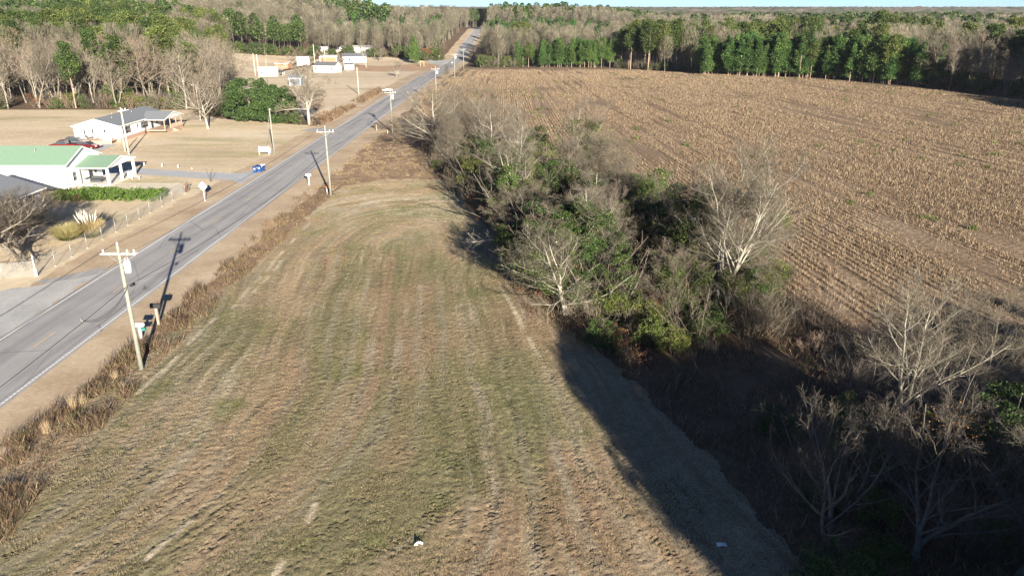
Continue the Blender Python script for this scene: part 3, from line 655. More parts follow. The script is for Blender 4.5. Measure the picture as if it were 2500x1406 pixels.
nearp('thicket', M['bark'], M['twig_near'], seed=11, H=15, r0=.16, n1=12, a1=46, q1=.50, n2=9, n3=7, n4=6, wob=.14, up=.09, t0=.1, forks=6, thick=1.1)
nearp('thicket2', M['bark'], M['twig_near'], seed=12, H=15, r0=.16, n1=12, a1=40, q1=.48, n2=9, n3=7, n4=6, wob=.12, up=.09, t0=.08, forks=7, thick=1.1)
def vines(key, seed, n, sp, size, mat, hi=.75):
    """leaves of the climbing vines that wrap the trunk and limbs"""
    rng = np.random.RandomState(seed); P0, P1, P2 = NEARP[key][2]; c = []
    for P, m_, tm in ((P0, n // 3, hi), (P1, n, .5), (P2, n // 2, .3)):
        i = rng.randint(0, len(P), m_); q, _ = sample(P[i], rng.rand(m_) * tm); c.append(q)
    c = np.concatenate(c); cl = vnoise(c[:, 0] * .5 + 9, c[:, 1] * .5 + c[:, 2] * .35 + 3); c = c[(cl > .45) & (c[:, 2] < 15 * hi)]
    c = np.repeat(c, 4, 0) + rng.normal(0, sp, (len(c) * 4, 3)); return mk('vines', quads(rng, c, size, .2, .8), mat)
NP = {k: v[:2] for k, v in NEARP.items()}
VN = [vines('crooked', 5, 4200, .38, .17, M['ever']), vines('spread2', 6, 3800, .4, .17, M['vine']), vines('thicket', 7, 5200, .45, .19, M['ever']), vines('thicket2', 8, 5200, .45, .19, M['vine']), vines('upright', 9, 2600, .35, .17, M['vine']), vines('spread', 10, 3200, .4, .17, M['vine'])]
VK = ['crooked', 'spread2', 'thicket', 'thicket2', 'upright', 'spread']
SHR = {}
for i, (nm, mt, H, W) in enumerate((('vine', 'vine', 3.4, 2.0), ('ever', 'ever', 3.2, 2.0), ('rust', 'rust', 2.6, 1.5), ('vine2', 'vine', 5.4, 1.8), ('ever2', 'ever', 4.8, 2.2), ('rust2', 'rust', 3.6, 1.5), ('tallever', 'ever', 7.6, 1.9), ('tallvine', 'vine', 7.2, 1.7))):
    t, c = shrub(20 + i, H, W, 34 if 'rust' not in nm else 22, 170 if 'rust' not in nm else 44, .10 if 'rust' not in nm else .10)
    SHR[nm] = (mk('stems', t, M['twig_dark']), mk('leaves', c, M[mt]))
BR = [mk('brush', brush(40 + i, 2.6, 1.7, 24, 1.2), M[k]) for i, k in enumerate(('twig_near', 'twig_dark', 'twig_red', 'twig_near'))]
def H15(h): return h / 15.

# ------------------------------------------------------------ hedgerow between the two fields
HG = 'bare trees of the hedgerow between the fields'
hedge_trees = [   # kind, x, y, height, yaw, width factor, name, label
 ('spread', -12.0, 136, 13.5, .4, 1.35, 'bare_tree', 'large pale many branched bare tree at the far end of the hedgerow, nearest the road'),
 ('spread2', -15.5, 150, 10.0, 2.1, 1.2, 'bare_tree', 'twiggy grey bare tree leaning over the road shoulder at the hedgerow end'),
 ('fine', -7, 147, 13, 1.1, 1.2, 'bare_tree', 'tall fine twigged bare tree standing behind the large pale one at the hedgerow end'),
 ('spread', -5.0, 128, 11, 3.0, 1.35, 'bare_tree', 'low wide bare tree sweeping its white limbs left over the dark shade'),
 ('upright', 1.5, 132, 10.0, 5.0, .9, 'bare_tree', 'slim bare tree with a green vine round its trunk beside the crop field'),
 ('upright', 10.3, 118, 12.2, 2.6, 1.25, 'bare_tree', 'tall white multi stemmed bare tree spreading over the crop field edge'),
 ('fine', 14.2, 104, 9.5, .7, .9, 'bare_tree', 'thin upright bare tree just below the white multi stemmed one'),
 ('spread2', 1.5, 94, 9.5, 4.4, 1.2, 'bare_tree', 'grey bushy bare tree above the shaded bay of the field'),
 ('crooked', 9.2, 72, 10.2, .5, 1.1, 'bare_tree', 'pale crooked trunked bare tree in the middle of the hedgerow with ivy round it'),
 ('crooked', 6.2, 76, 9.0, 2.4, 1.2, 'bare_tree', 'bare tree with pale twisted limbs beside the crooked trunk, leaning left'),
 ('crooked', 16.4, 70, 12.0, 3.6, 1.0, 'bare_tree', 'tall bare tree with a kinked white trunk rising from the dark hollow'),
 ('upright', 18.6, 61, 15.2, 1.9, 1.1, 'bare_tree', 'tallest bare tree of the hedgerow with a straight pale trunk and wide fine crown'),
 ('fine', 21.5, 66, 12.0, 4.2, 1.0, 'bare_tree', 'fine twigged bare tree right of the tallest one, brushing the crop field'),
 ('spread2', 5.0, 61, 8.0, 5.5, 1.25, 'bare_tree', 'low white limbed bare tree reaching over the near edge of the mown field'),
 ('fine', 13.5, 90, 9.6, 2.9, 1.0, 'bare_tree', 'small grey bare tree between the hollow and the thin upright tree'),
 ('crooked', 11.0, 83, 9.0, 5.9, 1.0, 'bare_tree', 'bare tree with branching white limbs behind the crooked trunked tree'),
 ('upright', 25.0, 41.5, 11.0, .2, 1.15, 'bare_tree', 'sunlit pale bare tree fanning up from the brambles at the right of the dark shade'),
 ('fine', 31.0, 42.5, 9.5, 3.3, 1.3, 'bare_tree', 'wide fine twigged bare tree right of the sunlit fan shaped one'),
 ('dark2', 21.8, 43.5, 6.5, 1.3, 1.0, 'bare_tree', 'small dark bare tree at the left foot of the sunlit fan shaped one'),
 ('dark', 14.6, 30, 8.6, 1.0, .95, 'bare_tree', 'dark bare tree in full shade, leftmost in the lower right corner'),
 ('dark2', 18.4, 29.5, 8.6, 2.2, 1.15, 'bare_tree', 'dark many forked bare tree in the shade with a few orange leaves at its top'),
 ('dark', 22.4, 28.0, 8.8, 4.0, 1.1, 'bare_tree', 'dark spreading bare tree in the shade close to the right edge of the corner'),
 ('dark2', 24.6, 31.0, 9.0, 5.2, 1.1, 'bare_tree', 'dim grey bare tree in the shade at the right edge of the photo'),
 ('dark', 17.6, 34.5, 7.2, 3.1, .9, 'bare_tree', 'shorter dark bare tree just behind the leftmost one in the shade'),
]
for k, x, y, h, a, wf, nm, lab in hedge_trees:
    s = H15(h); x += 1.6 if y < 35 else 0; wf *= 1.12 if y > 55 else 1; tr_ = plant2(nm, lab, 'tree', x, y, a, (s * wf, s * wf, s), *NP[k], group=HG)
    if k in VK and 55 < y < 126 and 'straight' not in lab: link('vines', VN[VK.index(k)], tr_)
# a fallen pale bough out over the field
t, c, _ = bare(seed=15, H=5.2, r0=.13, n1=9, a1=38, q1=.5, n2=6, n3=5, n4=0, wob=.16, up=-.02, t0=.35)
bx, by = -.6, 77.; o = plant2('leaning_tree', 'white bare bough leaning out flat over the mown field from the hedge', 'tree', bx, by, 0, 1, mk('trunk', t, M['pale']), mk('crown', c, M['twig']), z=2.0, tilt=(R(8), R(-72)))
def hplace(x, y):
    """which stretch of the hedgerow a plant stands in"""
    side = 'road side' if x < (-6.2 - (y - 120) * .26 if y > 88 else (-1. - (y - 88) * .17 + 4.5)) else 'crop side'
    st = (('below ' if y < 28 else 'beside ' if y < 32 else 'just behind ' if y < 36 else 'farther behind ') + ('the leftmost shaded tree' if x < 17 else 'the many forked shaded tree' if x < 21 else 'the spreading shaded tree' if x < 26 else 'the dim tree at the right edge' if x < 31 else 'the trees past the right edge') if y < 42 else 'beside the sunlit fan shaped tree' if x > 20 and y < 50 else 'at the near tip of the hedgerow' if y < 56 else 'beside the tallest tree' if y < 64 and x > 12 else
        'beside the low white limbed tree' if y < 66 else 'beside the kinked white trunk' if x > 12 and y < 76 else 'beside the crooked trunked tree' if y < 78 else 'behind the crooked trunked tree' if y < 86 else 'above the shaded bay' if y < 98 else
        'below the white multi stemmed tree' if y < 110 else 'beside the white multi stemmed tree' if y < 122 else 'in the hedgerow gap' if y < 132 else 'under the large pale tree' if y < 145 else 'at the road end of the hedgerow')
    return st + (', ' + side if y > 50 else '')
rg = np.random.RandomState(77)
sh = []   # shrubs: kind, x, y, scale
def wpx(px, py): return at(px, py)
for k, px, py, s in (('vine2', 1330, 455, 1.05), ('vine2', 1345, 430, .9), ('vine', 1235, 450, .8), ('vine', 1262, 420, .8), ('ever2', 1285, 395, .9), ('ever2', 1310, 375, 1.0), ('ever', 1250, 378, .8),
    ('vine', 1215, 425, .7), ('rust2', 1218, 450, .9), ('rust', 1200, 470, .8), ('ever2', 1400, 420, 1.), ('ever2', 1440, 400, .9), ('vine', 1068, 415, .45), ('ever', 1180, 390, .8), ('vine', 1160, 360, .9),
    ('ever2', 1560, 560, 1.0), ('ever2', 1600, 540, 1.1), ('ever2', 1540, 500, .9), ('ever', 1590, 500, 1.), ('ever2', 1420, 640, 1.), ('vine', 1470, 690, .8), ('ever', 1360, 690, .9), ('ever2', 1480, 630, .9),
    ('vine', 1540, 660, .8), ('vine2', 1420, 620, .6), ('rust', 1300, 720, .8), ('rust', 1330, 745, .7), ('ever2', 1330, 650, .9), ('rust2', 1600, 700, 1.), ('rust2', 1620, 680, .8), ('ever2', 1620, 740, .8), ('vine', 1700, 700, .8),
    ('ever2', 1700, 760, .7), ('vine', 1490, 780, .8), ('vine', 1530, 790, .7), ('ever', 1470, 850, .75), ('rust', 1500, 850, .8), ('vine', 1600, 850, .85), ('vine', 1640, 870, .75), ('vine', 1585, 810, .7), ('rust', 1530, 900, .8), ('rust', 1590, 905, .7),
    ('vine', 1690, 800, .6), ('ever', 1720, 830, .8), ('ever', 1760, 800, .7), ('vine', 1860, 730, .8), ('vine', 1890, 690, .7), ('rust', 1840, 770, .7), ('rust', 1800, 810, .7), ('ever2', 1740, 690, .8), ('ever', 1820, 640, .9), ('vine', 1900, 560, .6),
    ('ever2', 1240, 640, .75), ('ever2', 1270, 680, .7), ('ever', 1290, 620, .8), ('ever', 1260, 590, .8), ('ever2', 1300, 560, .9), ('ever2', 1340, 540, .9), ('ever', 1390, 560, .9), ('ever2', 1220, 540, .7)):
    x, y = wpx(px, py); sh.append((k, x, y, s))
for _ in range(24):
    y = rg.uniform(56, 130); x = rg.uniform(-12, 22)
    if inpoly(np.array([x]), np.array([y]), BRUSH)[0]: sh.append((('rust', 'rust2')[rg.randint(2)], x, y, rg.uniform(.7, 1.1)))
for _ in range(26):   # dark evergreens at the foot of the trees in the lower right
    x = rg.uniform(14, 34); y = rg.uniform(22, 42)
    if inpoly(np.array([x]), np.array([y]), BRUSH)[0]: sh.append((('ever', 'ever2', 'ever', 'vine')[rg.randint(4)], x, y, rg.uniform(.5, .95)))
for x, y, s in ((29, 37, 1.1), (32, 38.5, 1.0), (27, 35, .9), (31, 33, 1.0)): sh.append(('ever2', x, y, s))
slab = {'vine': ('vine_thicket', '{}yellow green vine thicket', 'vine thickets in the hedgerow'),
        'ever': ('evergreen_bush', '{}dark glossy evergreen bush', 'evergreen bushes in the hedgerow'),
        'rust': ('withered_bush', '{}rust brown withered bush', 'withered bushes in the hedgerow')}
for k, x, y, s in sh:
    s *= 1.15 if y > 55 else 1.
    nm, lab, gr = slab[k.rstrip('2')]
    plant2(nm, lab.format('large ' if s * (1.5 if '2' in k else 1) > 1.25 else 'small ' if s < .72 and '2' not in k else '') + ' ' + hplace(x, y), 'bush', x, y, rg.uniform(0, 6.28), (s * rg.uniform(.85, 1.2), s * rg.uniform(.85, 1.2), s * rg.uniform(.85, 1.1)), *SHR[k], group=gr, tn='stems', cn='leaves')
nb = 0
while nb < 170:
    y = 24 + 150 * rg.rand() ** 1.3; x = rg.uniform(-20, 38)
    if not inpoly(np.array([x]), np.array([y]), BRUSH)[0]: continue
    if y < 47 and (x < 21 or rg.rand() < .6): nb += 1; continue
    s = rg.uniform(.8, 1.7) * (1. if y > 55 else .5); nb += 1; q = rg.randint(4)
    o = link('bramble', BR[q], loc=(x, y, 0), rot=(0, 0, rg.uniform(0, 6.28)), scale=(s, s, s))
    tag(o, ('tall ' if s > 1.3 else 'low ' if s < .7 else '') + ('grey', 'dark brown', 'reddish', 'pale')[q] + ' bramble ' + hplace(x, y), 'bramble', 'brambles of the hedgerow')
for px, py, s in ((1120, 415, .8), (1100, 400, .7), (1010, 345, .8), (1040, 370, .8), (1150, 440, .9), (1880, 800, .8), (1920, 760, .7), (1850, 790, .9), (1990, 870, .7), (2060, 930, .7)):
    x, y = wpx(px, py); q = rg.randint(4); tag(link('bramble', BR[q], loc=(x, y, 0), rot=(0, 0, px), scale=(s, s, s)), 'outlying ' + ('grey', 'dark brown', 'reddish', 'pale')[q] + ' bramble ' + hplace(x, y), 'bramble', 'brambles of the hedgerow')
nb = 0
while nb < 34:       # small many stemmed trees that fill the hedge
    y = 60 + 66 * rg.rand(); x = rg.uniform(-18, 24)
    if not inpoly(np.array([x, x - 1.4, x + 1.2]), np.array([y, y, y]), BRUSH).all(): continue
    nb += 1; q = rg.randint(2); h = rg.uniform(3.6, 6.6) * (1.12 if 66 < y < 96 and x < 10 else .9 if y > 100 else 1.); s = H15(h); v = rg.rand() < .85
    k = ('thicket', 'thicket2')[q]; r_t = plant2('small_tree', ('taller ' if h > 5.5 else 'short ' if h < 4.3 else '') + ('grey', 'reddish')[q] + ' many stemmed tree ' + ('in vines ' if v else '') + hplace(x, y), 'tree', x, y, rg.uniform(0, 6.28), (s * rg.uniform(1.2, 1.6),) * 2 + (s,), *NP[k], group='small trees filling the hedgerow')
    if v: link('vines', VN[(2, 3)[q]], r_t)
nb = 0
while nb < 74:       # tall evergreen and vine clad masses that give the hedge its dark bulk
    y = 60 + 72 * rg.rand(); x = rg.uniform(-12, 22)
    if not inpoly(np.array([x, x - 1.8, x + 2.2]), np.array([y, y, y]), BRUSH).all(): continue
    nb += 1; k = 'tallever' if rg.rand() < .62 else 'tallvine'; s = rg.uniform(.6, 1.0) * (1.12 if y < 98 and x < 10 else .85 if y > 112 else 1.02); nm = 'evergreen_tree' if k == 'tallever' else 'vine_clad_tree'
    plant2(nm, ('tall ' if s > .9 else 'small ' if s < .68 else '') + ('dark evergreen tree ' if k == 'tallever' else 'vine smothered tree ') + hplace(x, y), 'tree', x, y, rg.uniform(0, 6.28), (s * rg.uniform(1., 1.4), s * rg.uniform(1., 1.4), s), *SHR[k], group='evergreen and vine clad trees of the hedgerow', tn='stems', cn='leaves')
nb = 0
while nb < 16:       # slender pale trees standing out of it
    y = 60 + 95 * rg.rand(); x = rg.uniform(-14, 22)
    if not inpoly(np.array([x, x - 1, x + 1]), np.array([y, y, y]), BRUSH).all(): continue
    k = ('fine', 'upright', 'crooked', 'fine')[nb % 4]; s = H15(rg.uniform(7.5, 10.5) * (1 if y < 100 else 1.05)); nb += 1
    plant2('bare_tree', ('slender pale bare tree ', 'upright forked bare tree ', 'twisted pale bare tree ', 'thin grey bare tree ')[nb % 4] + hplace(x, y), 'tree', x, y, rg.uniform(0, 6.28), (s * .95, s * .95, s), *NP[k], group=HG)
# orange leaves that still hang on the many forked tree
C = rg.normal(0, 1, (150, 3)) * [.8, .7, .4] + [20.6, 30.0, 7.6]
# they are a part of that tree
host = [o for o in COL.objects if o.get('label', '').startswith('dark many forked')][0]
Ci = (C - np.array(host.location)) @ np.array(Matrix.Rotation(host.rotation_euler.z, 3, 'Z')) / np.array(host.scale)
link('leaves', mk('leaves', quads(rg, Ci, .075), leafmat('orange_leaves', [(0, (.16, .09, .02)), (1, (.30, .20, .04))], .1)), host)

# ------------------------------------------------------------ yard trees and planting left of the road
plant2('bare_tree', 'pale bare yard tree with upswept limbs, right of the porch house', 'tree', -69.7, 171.1, .5, (H15(11.6) * 1.35,) * 2 + (H15(11.8),), *NP['yard'])
plant2('bare_tree', 'tall pale trunked bare tree by the road beside the round evergreens', 'tree', -48.0, 177.6, 1.0, (H15(13.6) * 1.3,) * 2 + (H15(13.6),), *NP['oak'])
plant2('bare_tree', 'thick trunked wide crowned bare tree behind the fence at the left edge', 'tree', -54.1, 77.0, 2.0, (H15(7.6) * 1.25,) * 2 + (H15(7.6),), *NP['broad'])
plant2('bare_tree', 'purplish bushy bare tree in front of the grey roofed house', 'tree', -58.5, 83.5, 4.0, (H15(6.2) * 1.3,) * 2 + (H15(6.2),), *NP['broad'])
def round_ever(seed, H, W, size, n, mat):
    rng = np.random.RandomState(seed); nb_ = 110; z = H * (.10 + .86 * rng.rand(nb_)); k = z / H
    rad = W * np.sqrt(np.clip(1 - ((k - .38) / .66) ** 2, .03, 1)); a = rng.uniform(0, 6.28, nb_); q = rng.uniform(.55, .95, nb_)
    C = np.stack([rad * q * np.cos(a), rad * q * np.sin(a), z], -1)
    V, F = blobs(rng, C, rng.uniform(.13, .24, nb_) * W, n, size)
    P = np.array([[[0, 0, -.2], [0, 0, H * .3], [0, 0, H * .7]]]); tr = tubes(P, np.array([[.32, .24, .1]]), 8)
    return mk('trunk', tr, M['bark']), mk('crown', (V, F), mat)
M['ever_d'] = leafmat('dark_evergreen_leaves', [(0, (.02, .042, .014)), (.5, (.042, .078, .022)), (.85, (.075, .12, .034)), (1, (.14, .185, .06))], .15, .03, .1, .5)
e1 = round_ever(51, 10.3, 6.2, .24, 330, M['ever_d']); e2 = round_ever(52, 8.2, 5.4, .24, 330, M['ever_d'])
plant2('evergreen_tree', 'taller round dark evergreen tree, left of the pair by the lawn', 'tree', -64.2, 184.5, 0, 1, *e1)
plant2('evergreen_tree', 'shorter round evergreen tree, right of the pair by the lawn', 'tree', -57.6, 183.5, 1, 1, *e2)
t, c = pine(61, 14.2, .22, .05, 1, 4.6, 120, 60, .42)
cxy = at(1013, 156); plant2('conical_evergreen', 'bright green conical evergreen standing alone beside the paved drive', 'tree', cxy[0], cxy[1], 0, (.82, .82, 1), mk('trunk', t, M['pinebark']), mk('crown', c, M['plant']))
xy = at(895, 166); plant2('bare_tree', 'white barked bare tree in front of the farthest white house', 'tree', xy[0], xy[1], .3, (H15(14.5) * .9,) * 2 + (H15(15),), *NP['crooked'])
xy = at(843, 178); plant2('bare_tree', 'small dark bare tree right of the nearer white house', 'tree', xy[0], xy[1], .9, (H15(9) * .7,) * 2 + (H15(9),), *NP['dark'])
xy = at(968, 188); plant2('bare_tree', 'tiny lone bare tree on the pale pasture by the road', 'tree', xy[0], xy[1], 2.9, (H15(6) * 1.0,) * 2 + (H15(6),), *NP['spread2'])
xy = at(1090, 196); plant2('bare_tree', 'grey bare sapling in the shadow strip on the right of the far road', 'tree', xy[0], xy[1], 2.9, (H15(6) * 1.0,) * 2 + (H15(6),), *NP['fine'])
for px, py, s, k, lab in ((700, 302, .9, 'ever', 'green bush under the bare tree by the road, leftmost'), (722, 304, .8, 'ever', 'green bush under the bare tree by the road, nearest the trunk'), (780, 302, 1., 'rust', 'reddish brown bush right of the bare tree by the road'), (800, 292, .9, 'rust', 'reddish bush at the start of the ditch weeds by the road'), (775, 270, 1.5, 'rust', 'tall brown leafed bush behind the bare tree by the road'),
    (8, 228, 2.6, 'ever2', 'large dark evergreen bush at the left edge of the wood'), (85, 262, 1.2, 'rust2', 'brown leafed bush at the foot of the wood left')):
    x, y = at(px, py); plant2('bush', lab, 'bush', x, y, px, s, *SHR[k], tn='stems', cn='leaves')
# clipped hedge inside the fence
rng = np.random.RandomState(8)
def hedge_mesh(x0, x1, y0, y1, h, n, mat, size=.12):
    C = np.stack([rng.uniform(x0, x1, n), rng.uniform(y0, y1, n), rng.uniform(.2, h, n)], -1)
    return mk('hedge', blobs(rng, C, rng.uniform(.2, .42, n), 70, size), mat)
tag(link('hedge', hedge_mesh(-62.6, -50.2, 102.0, 105.6, 1.45, 420, M['hedgeleaf'])), 'long bright green hedge behind the chain link fence', 'hedge')
tag(link('hedge', hedge_mesh(-65.4, -62.9, 102.2, 105.2, 1.3, 90, M['ever'])), 'short darker green hedge at the corner of the grey roofed house', 'hedge')
plant2('withered_bush', 'rust brown withered bush between the two green hedges', 'bush', -61.6, 102.2, 0, .55, *SHR['rust'], tn='stems', cn='leaves')
plant2('withered_bush', 'rust brown vine around the fence corner post', 'bush', -48.6, 108.0, 0, (.35, .35, .7), *SHR['rust'], tn='stems', cn='leaves')
# pampas grass clump
px_, py_ = -50.6, 85.0
r = empty('pampas_grass', (px_, py_, 0), 0, 'pampas grass clump with white plumes behind the chain link fence', 'ornamental grass')
n_ = 4200; a = rng.uniform(0, 6.28, n_); rr = .5 * np.sqrt(rng.rand(n_)); P = np.stack([rr * np.cos(a), rr * np.sin(a), np.zeros(n_)], -1)
d = np.stack([np.cos(a) * rng.uniform(.05, .75, n_), np.sin(a) * rng.uniform(.05, .75, n_), np.ones(n_)], -1); d = norm(d)
B = path(rng, P, d, rng.uniform(1.3, 2.6, n_), 4, .08, -.09); link('blades', mk('blades', tubes(B, np.full((n_, 4), .016) * np.array([1, 1, .8, .3]), 2), M['pampas']), r)
gB = path(rng, P[:900] * 1.3, norm(d[:900] + [0, 0, -.3]), rng.uniform(.8, 1.6, 900), 4, .05, -.22); link('green_blades', mk('green_blades', tubes(gB, np.full((900, 4), .018) * np.array([1, 1, .8, .3]), 2), M['ggrass']), r)
for i in range(26):
    a = rng.uniform(0, 6.28); q = rng.uniform(.3, 1.5); b0 = np.array([[math.cos(a) * .3, math.sin(a) * .3, .5]]); dd = norm(np.array([[math.cos(a) * q * .28, math.sin(a) * q * .28, 1]]))
    S_ = path(rng, b0, dd, np.array([2.2 + .8 * rng.rand()]), 7, .05, -.02); rad = np.array([[.01, .01, .01, .03, .075, .06, .012]]); link('plume', mk('plume', tubes(S_, rad, 6), M['plume']), r)
dup(r, (-52.6, 84.0, 0), 1.1, 'shorter straw coloured pampas clump left of the plumed one', None, (1.1, 1.1, .8), [c for c in kids(r) if c.name.startswith(('blades', 'green'))])

# ------------------------------------------------------------ woods
rw = np.random.RandomState(3)
FB = []
for i, kw in enumerate((dict(a1=40, q1=.42, up=.12), dict(a1=50, q1=.5, up=.1, forks=2), dict(a1=34, q1=.45, up=.13), dict(a1=55, q1=.55, up=.08), dict(a1=45, q1=.5, up=.1, forks=3), dict(a1=38, q1=.42, up=.14))):
    t, c, _ = bare(seed=100 + i, H=17, r0=.24, n1=15, n2=6, n3=5, n4=5, wob=.12, thick=2.6, S4=2, t0=.3, **kw)
    tw = M['twig'] if i != 3 else M['twig_red']; bk = M['pale'] if i == 0 else M['bark']
    FB.append((mk('trunk', t, bk), mk('crown', c, tw)))
FY = []   # young plantation pines, 12 m
for i in range(5):
    t, c = pine(200 + i, 12, .13, (.12, .2, .08, .25, .15)[i], 1, (2.5, 2.9, 2.2, 2.6, 2.4)[i], 70, 84, .25, ball=i == 3); FY.append((mk('trunk', t, M['pinebark']), mk('crown', c, M['plant'])))
FP = []   # tall pines, 20 m
for i in range(5):
    t, c = pine(220 + i, 20, .24, .42, 1, 4.0, 64, 110, .38, ball=True); FP.append((mk('trunk', t, M['pinebark']), mk('crown', c, M['pine'])))
FS = []
for i in range(4):
    mt = ('ever', 'vine', 'ever', 'rust')[i]; t, c = shrub(240 + i, 5, 2.8, 34, 130, .20, 12, .9); FS.append((mk('stems', t, M['twig']), mk('leaves', c, M[mt])))
FD = []
for i in range(2):   # dead pole like trees with short side twigs at the plantation edge
    t, c, _ = bare(seed=260 + i, H=13, r0=.13, n1=30, a1=62, q1=.20, n2=5, n3=3, n4=0, wob=.06, thick=2, t0=.15); FD.append((mk('trunk', t, M['pale']), mk('crown', c, M['twig'])))

A_W = [(-420, 200), (-170, 203), (-139, 206), (-105, 208), (-88, 207), (-76, 192), (-84, 232), (-110, 298), (-141, 330), (-152, 425), (-120, 464), (-75, 472), (-60, 457), (-49, 442), (-46.5, 480), (-44, 600), (-40, 1000), (-1100, 1000), (-1100, 200)]
C_W = [(-13.5, 389), (20, 391), (50, 384), (70, 355), (98, 326), (124, 302), (143, 266), (159, 229), (163, 195), (163, 150), (173, 60), (900, 60), (900, 1000), (-20, 1000), (-22, 690), (-20.5, 560), (-16, 450)]
def jgrid(x0, x1, y0, y1, s):
    X, Y = np.meshgrid(np.arange(x0, x1, s), np.arange(y0, y1, s)); X = X.ravel() + rw.uniform(-.42, .42, X.size) * s; Y = Y.ravel() + rw.uniform(-.42, .42, Y.size) * s
    return X, Y
T = []
for s, ya, yb in ((7.0, 60, 420), (8.5, 420, 660), (11, 660, 1000)):
    X, Y = jgrid(-900, 900, ya, yb, s); k = inview(X, Y, 14) & (inpoly(X, Y, A_W) | inpoly(X, Y, C_W)); k &= ~((X > rc(Y) - 8.5) & (X < rc(Y) + 8) & (Y < 690)); T.append((X[k], Y[k]))
X = np.concatenate([t[0] for t in T]); Y = np.concatenate([t[1] for t in T]); N = len(X)
kn = fbm(X * .016 + 5, Y * .016, 4); r_ = rw.rand(N)
left = X < -40
kind = np.full(N, 'b')                                                  # bare hardwoods by default
hillp = left & (Y > 300) & (Y < 560) & (X < -95)
kind[hillp & (kn > .53)] = 'p'; kind[left & (Y >= 520) & (kn > .60)] = 'p'
kind[left & (Y < 300) & (r_ < .06)] = 'p'
yl = left & (Y > 530) & (Y < 650) & (X > -130) & (X < -50); kind[yl] = 'y'
kind[left & (X > -85) & (X < -50) & (Y > 400) & (Y < 475)] = 'b'
right = ~left
kind[right & (r_ < .05)] = 'p'; kind[right & (kn > .68)] = 'p'
dC = np.full(N, 1e9)                                                    # distance behind the field edge
E_ = [(-24, 389), (20, 391), (50, 384), (70, 355), (98, 326), (124, 302), (143, 266), (159, 229), (163, 195), (163, 150)]
for (xa, ya), (xb, yb) in zip(E_[:-1], E_[1:]):
    L2 = (xb - xa) ** 2 + (yb - ya) ** 2; t = np.clip(((X - xa) * (xb - xa) + (Y - ya) * (yb - ya)) / L2, 0, 1)
    dC = np.minimum(dC, np.hypot(X - xa - t * (xb - xa), Y - ya - t * (yb - ya)))
kind[right & (dC < 26) & (X > 82) & (X < 147) & (Y < 345)] = 'y'
kind[right & (dC < 12) & (X > 2) & (X < 50) & (Y > 380)] = 'y'
kind[right & (Y > 500) & (Y < 640) & (X > -22) & (X < 70)] = 'y'
kind[right & (Y > 660) & (X < 130) & (X > -30) & (kn > .45)] = 'p'
kind[right & (Y > 720) & (X >= 130) & (kn > .64)] = 'p'
drop = (kind == 'y') & (rw.rand(N) < .0); keep = ~drop; X, Y, kind, kn, r_, dC = [a[keep] for a in (X, Y, kind, kn, r_, dC)]
sx_, sy_ = [], []
for yy in np.arange(110, 229, 6.):
    for xx in np.arange(164, 205, 6.): sx_.append(xx + rw.uniform(-2, 2)); sy_.append(yy + rw.uniform(-2, 2))
ex = []                                                                   # denser rows along the plantation fronts
for xa, xb, ya, yb, n_ in ((80, 122, 326, 303, 100), (122, 147, 303, 262, 70), (4, 50, 388, 384, 34)):
    for i in range(n_):
        t = rw.rand(); ex.append((xa + (xb - xa) * t + rw.uniform(-1, 3), ya + (yb - ya) * t + rw.uniform(1, 16)))
X = np.concatenate([X, [e[0] for e in ex]]); Y = np.concatenate([Y, [e[1] for e in ex]]); kind = np.concatenate([kind, np.full(len(ex), 'y')])
X = np.concatenate([X, sx_]); Y = np.concatenate([Y, sy_]); kind = np.concatenate([kind, np.where(rw.rand(len(sx_)) < .35, 'p', 'b')]); N = len(X)
D = np.hypot(X, Y)
hs = np.where(kind == 'y', rw.uniform(.68, 1.2, N), rw.uniform(.78, 1.12, N))
def pxof(x, y, z=0.): return 1250 + 1800 * x / (y * math.cos(PITCH) + (CAMH - z) * math.sin(PITCH))
def mark(px, tab):
    for lim, t in tab:
        if px < lim: return t
    return tab[-1][1]
LM_L = [(30, 'at the left edge'), (90, 'above the hall roof end'), (150, 'left of the porch house'), (200, 'above the parked cars'), (250, 'left of the timber rack'), (310, 'behind the timber rack'), (370, 'behind the porch house roof'), (430, 'behind the gabled porch'), (480, 'left of the yard tree'), (540, 'behind the yard tree'), (610, 'left of the round evergreens'), (3000, 'behind the round evergreens')]
LM_H = [(60, 'at the far left'), (160, 'above the hall'), (260, 'above the porch house'), (370, 'left of the broken treetop'), (480, 'left of the pasture corner'), (560, 'above the pasture corner'), (640, 'above the two pale poles'), (700, 'above the wide white shed'), (760, 'above the white cottage'), (830, 'above the brown shed'), (910, 'above the farthest white house'), (980, 'left of the conical evergreen'), (1050, 'behind the conical evergreen'), (1110, 'above the paved drive'), (3000, 'left of the far road')]
LM_R = [(1200, 'right of the far road'), (1260, 'above the road dip'), (1330, 'left of the brown cedar'), (1430, 'behind the brown cedar'), (1520, 'right of the brown cedar'), (1600, 'above the dark gap'), (1680, 'above the pale bank'), (1730, 'left of the white barked tree'), (1790, 'by the white barked tree'), (1870, 'by the left young pines'), (1950, 'by the first dead trees'), (2030, 'right of the dead trees'), (2100, 'left of the tallest pines'), (2170, 'below the tallest pines'), (2240, 'right of the tallest pines'), (2310, 'at the end of the young pines'), (2400, 'in the shaded right wood'), (2480, 'near the right edge'), (9000, 'at the right edge')]
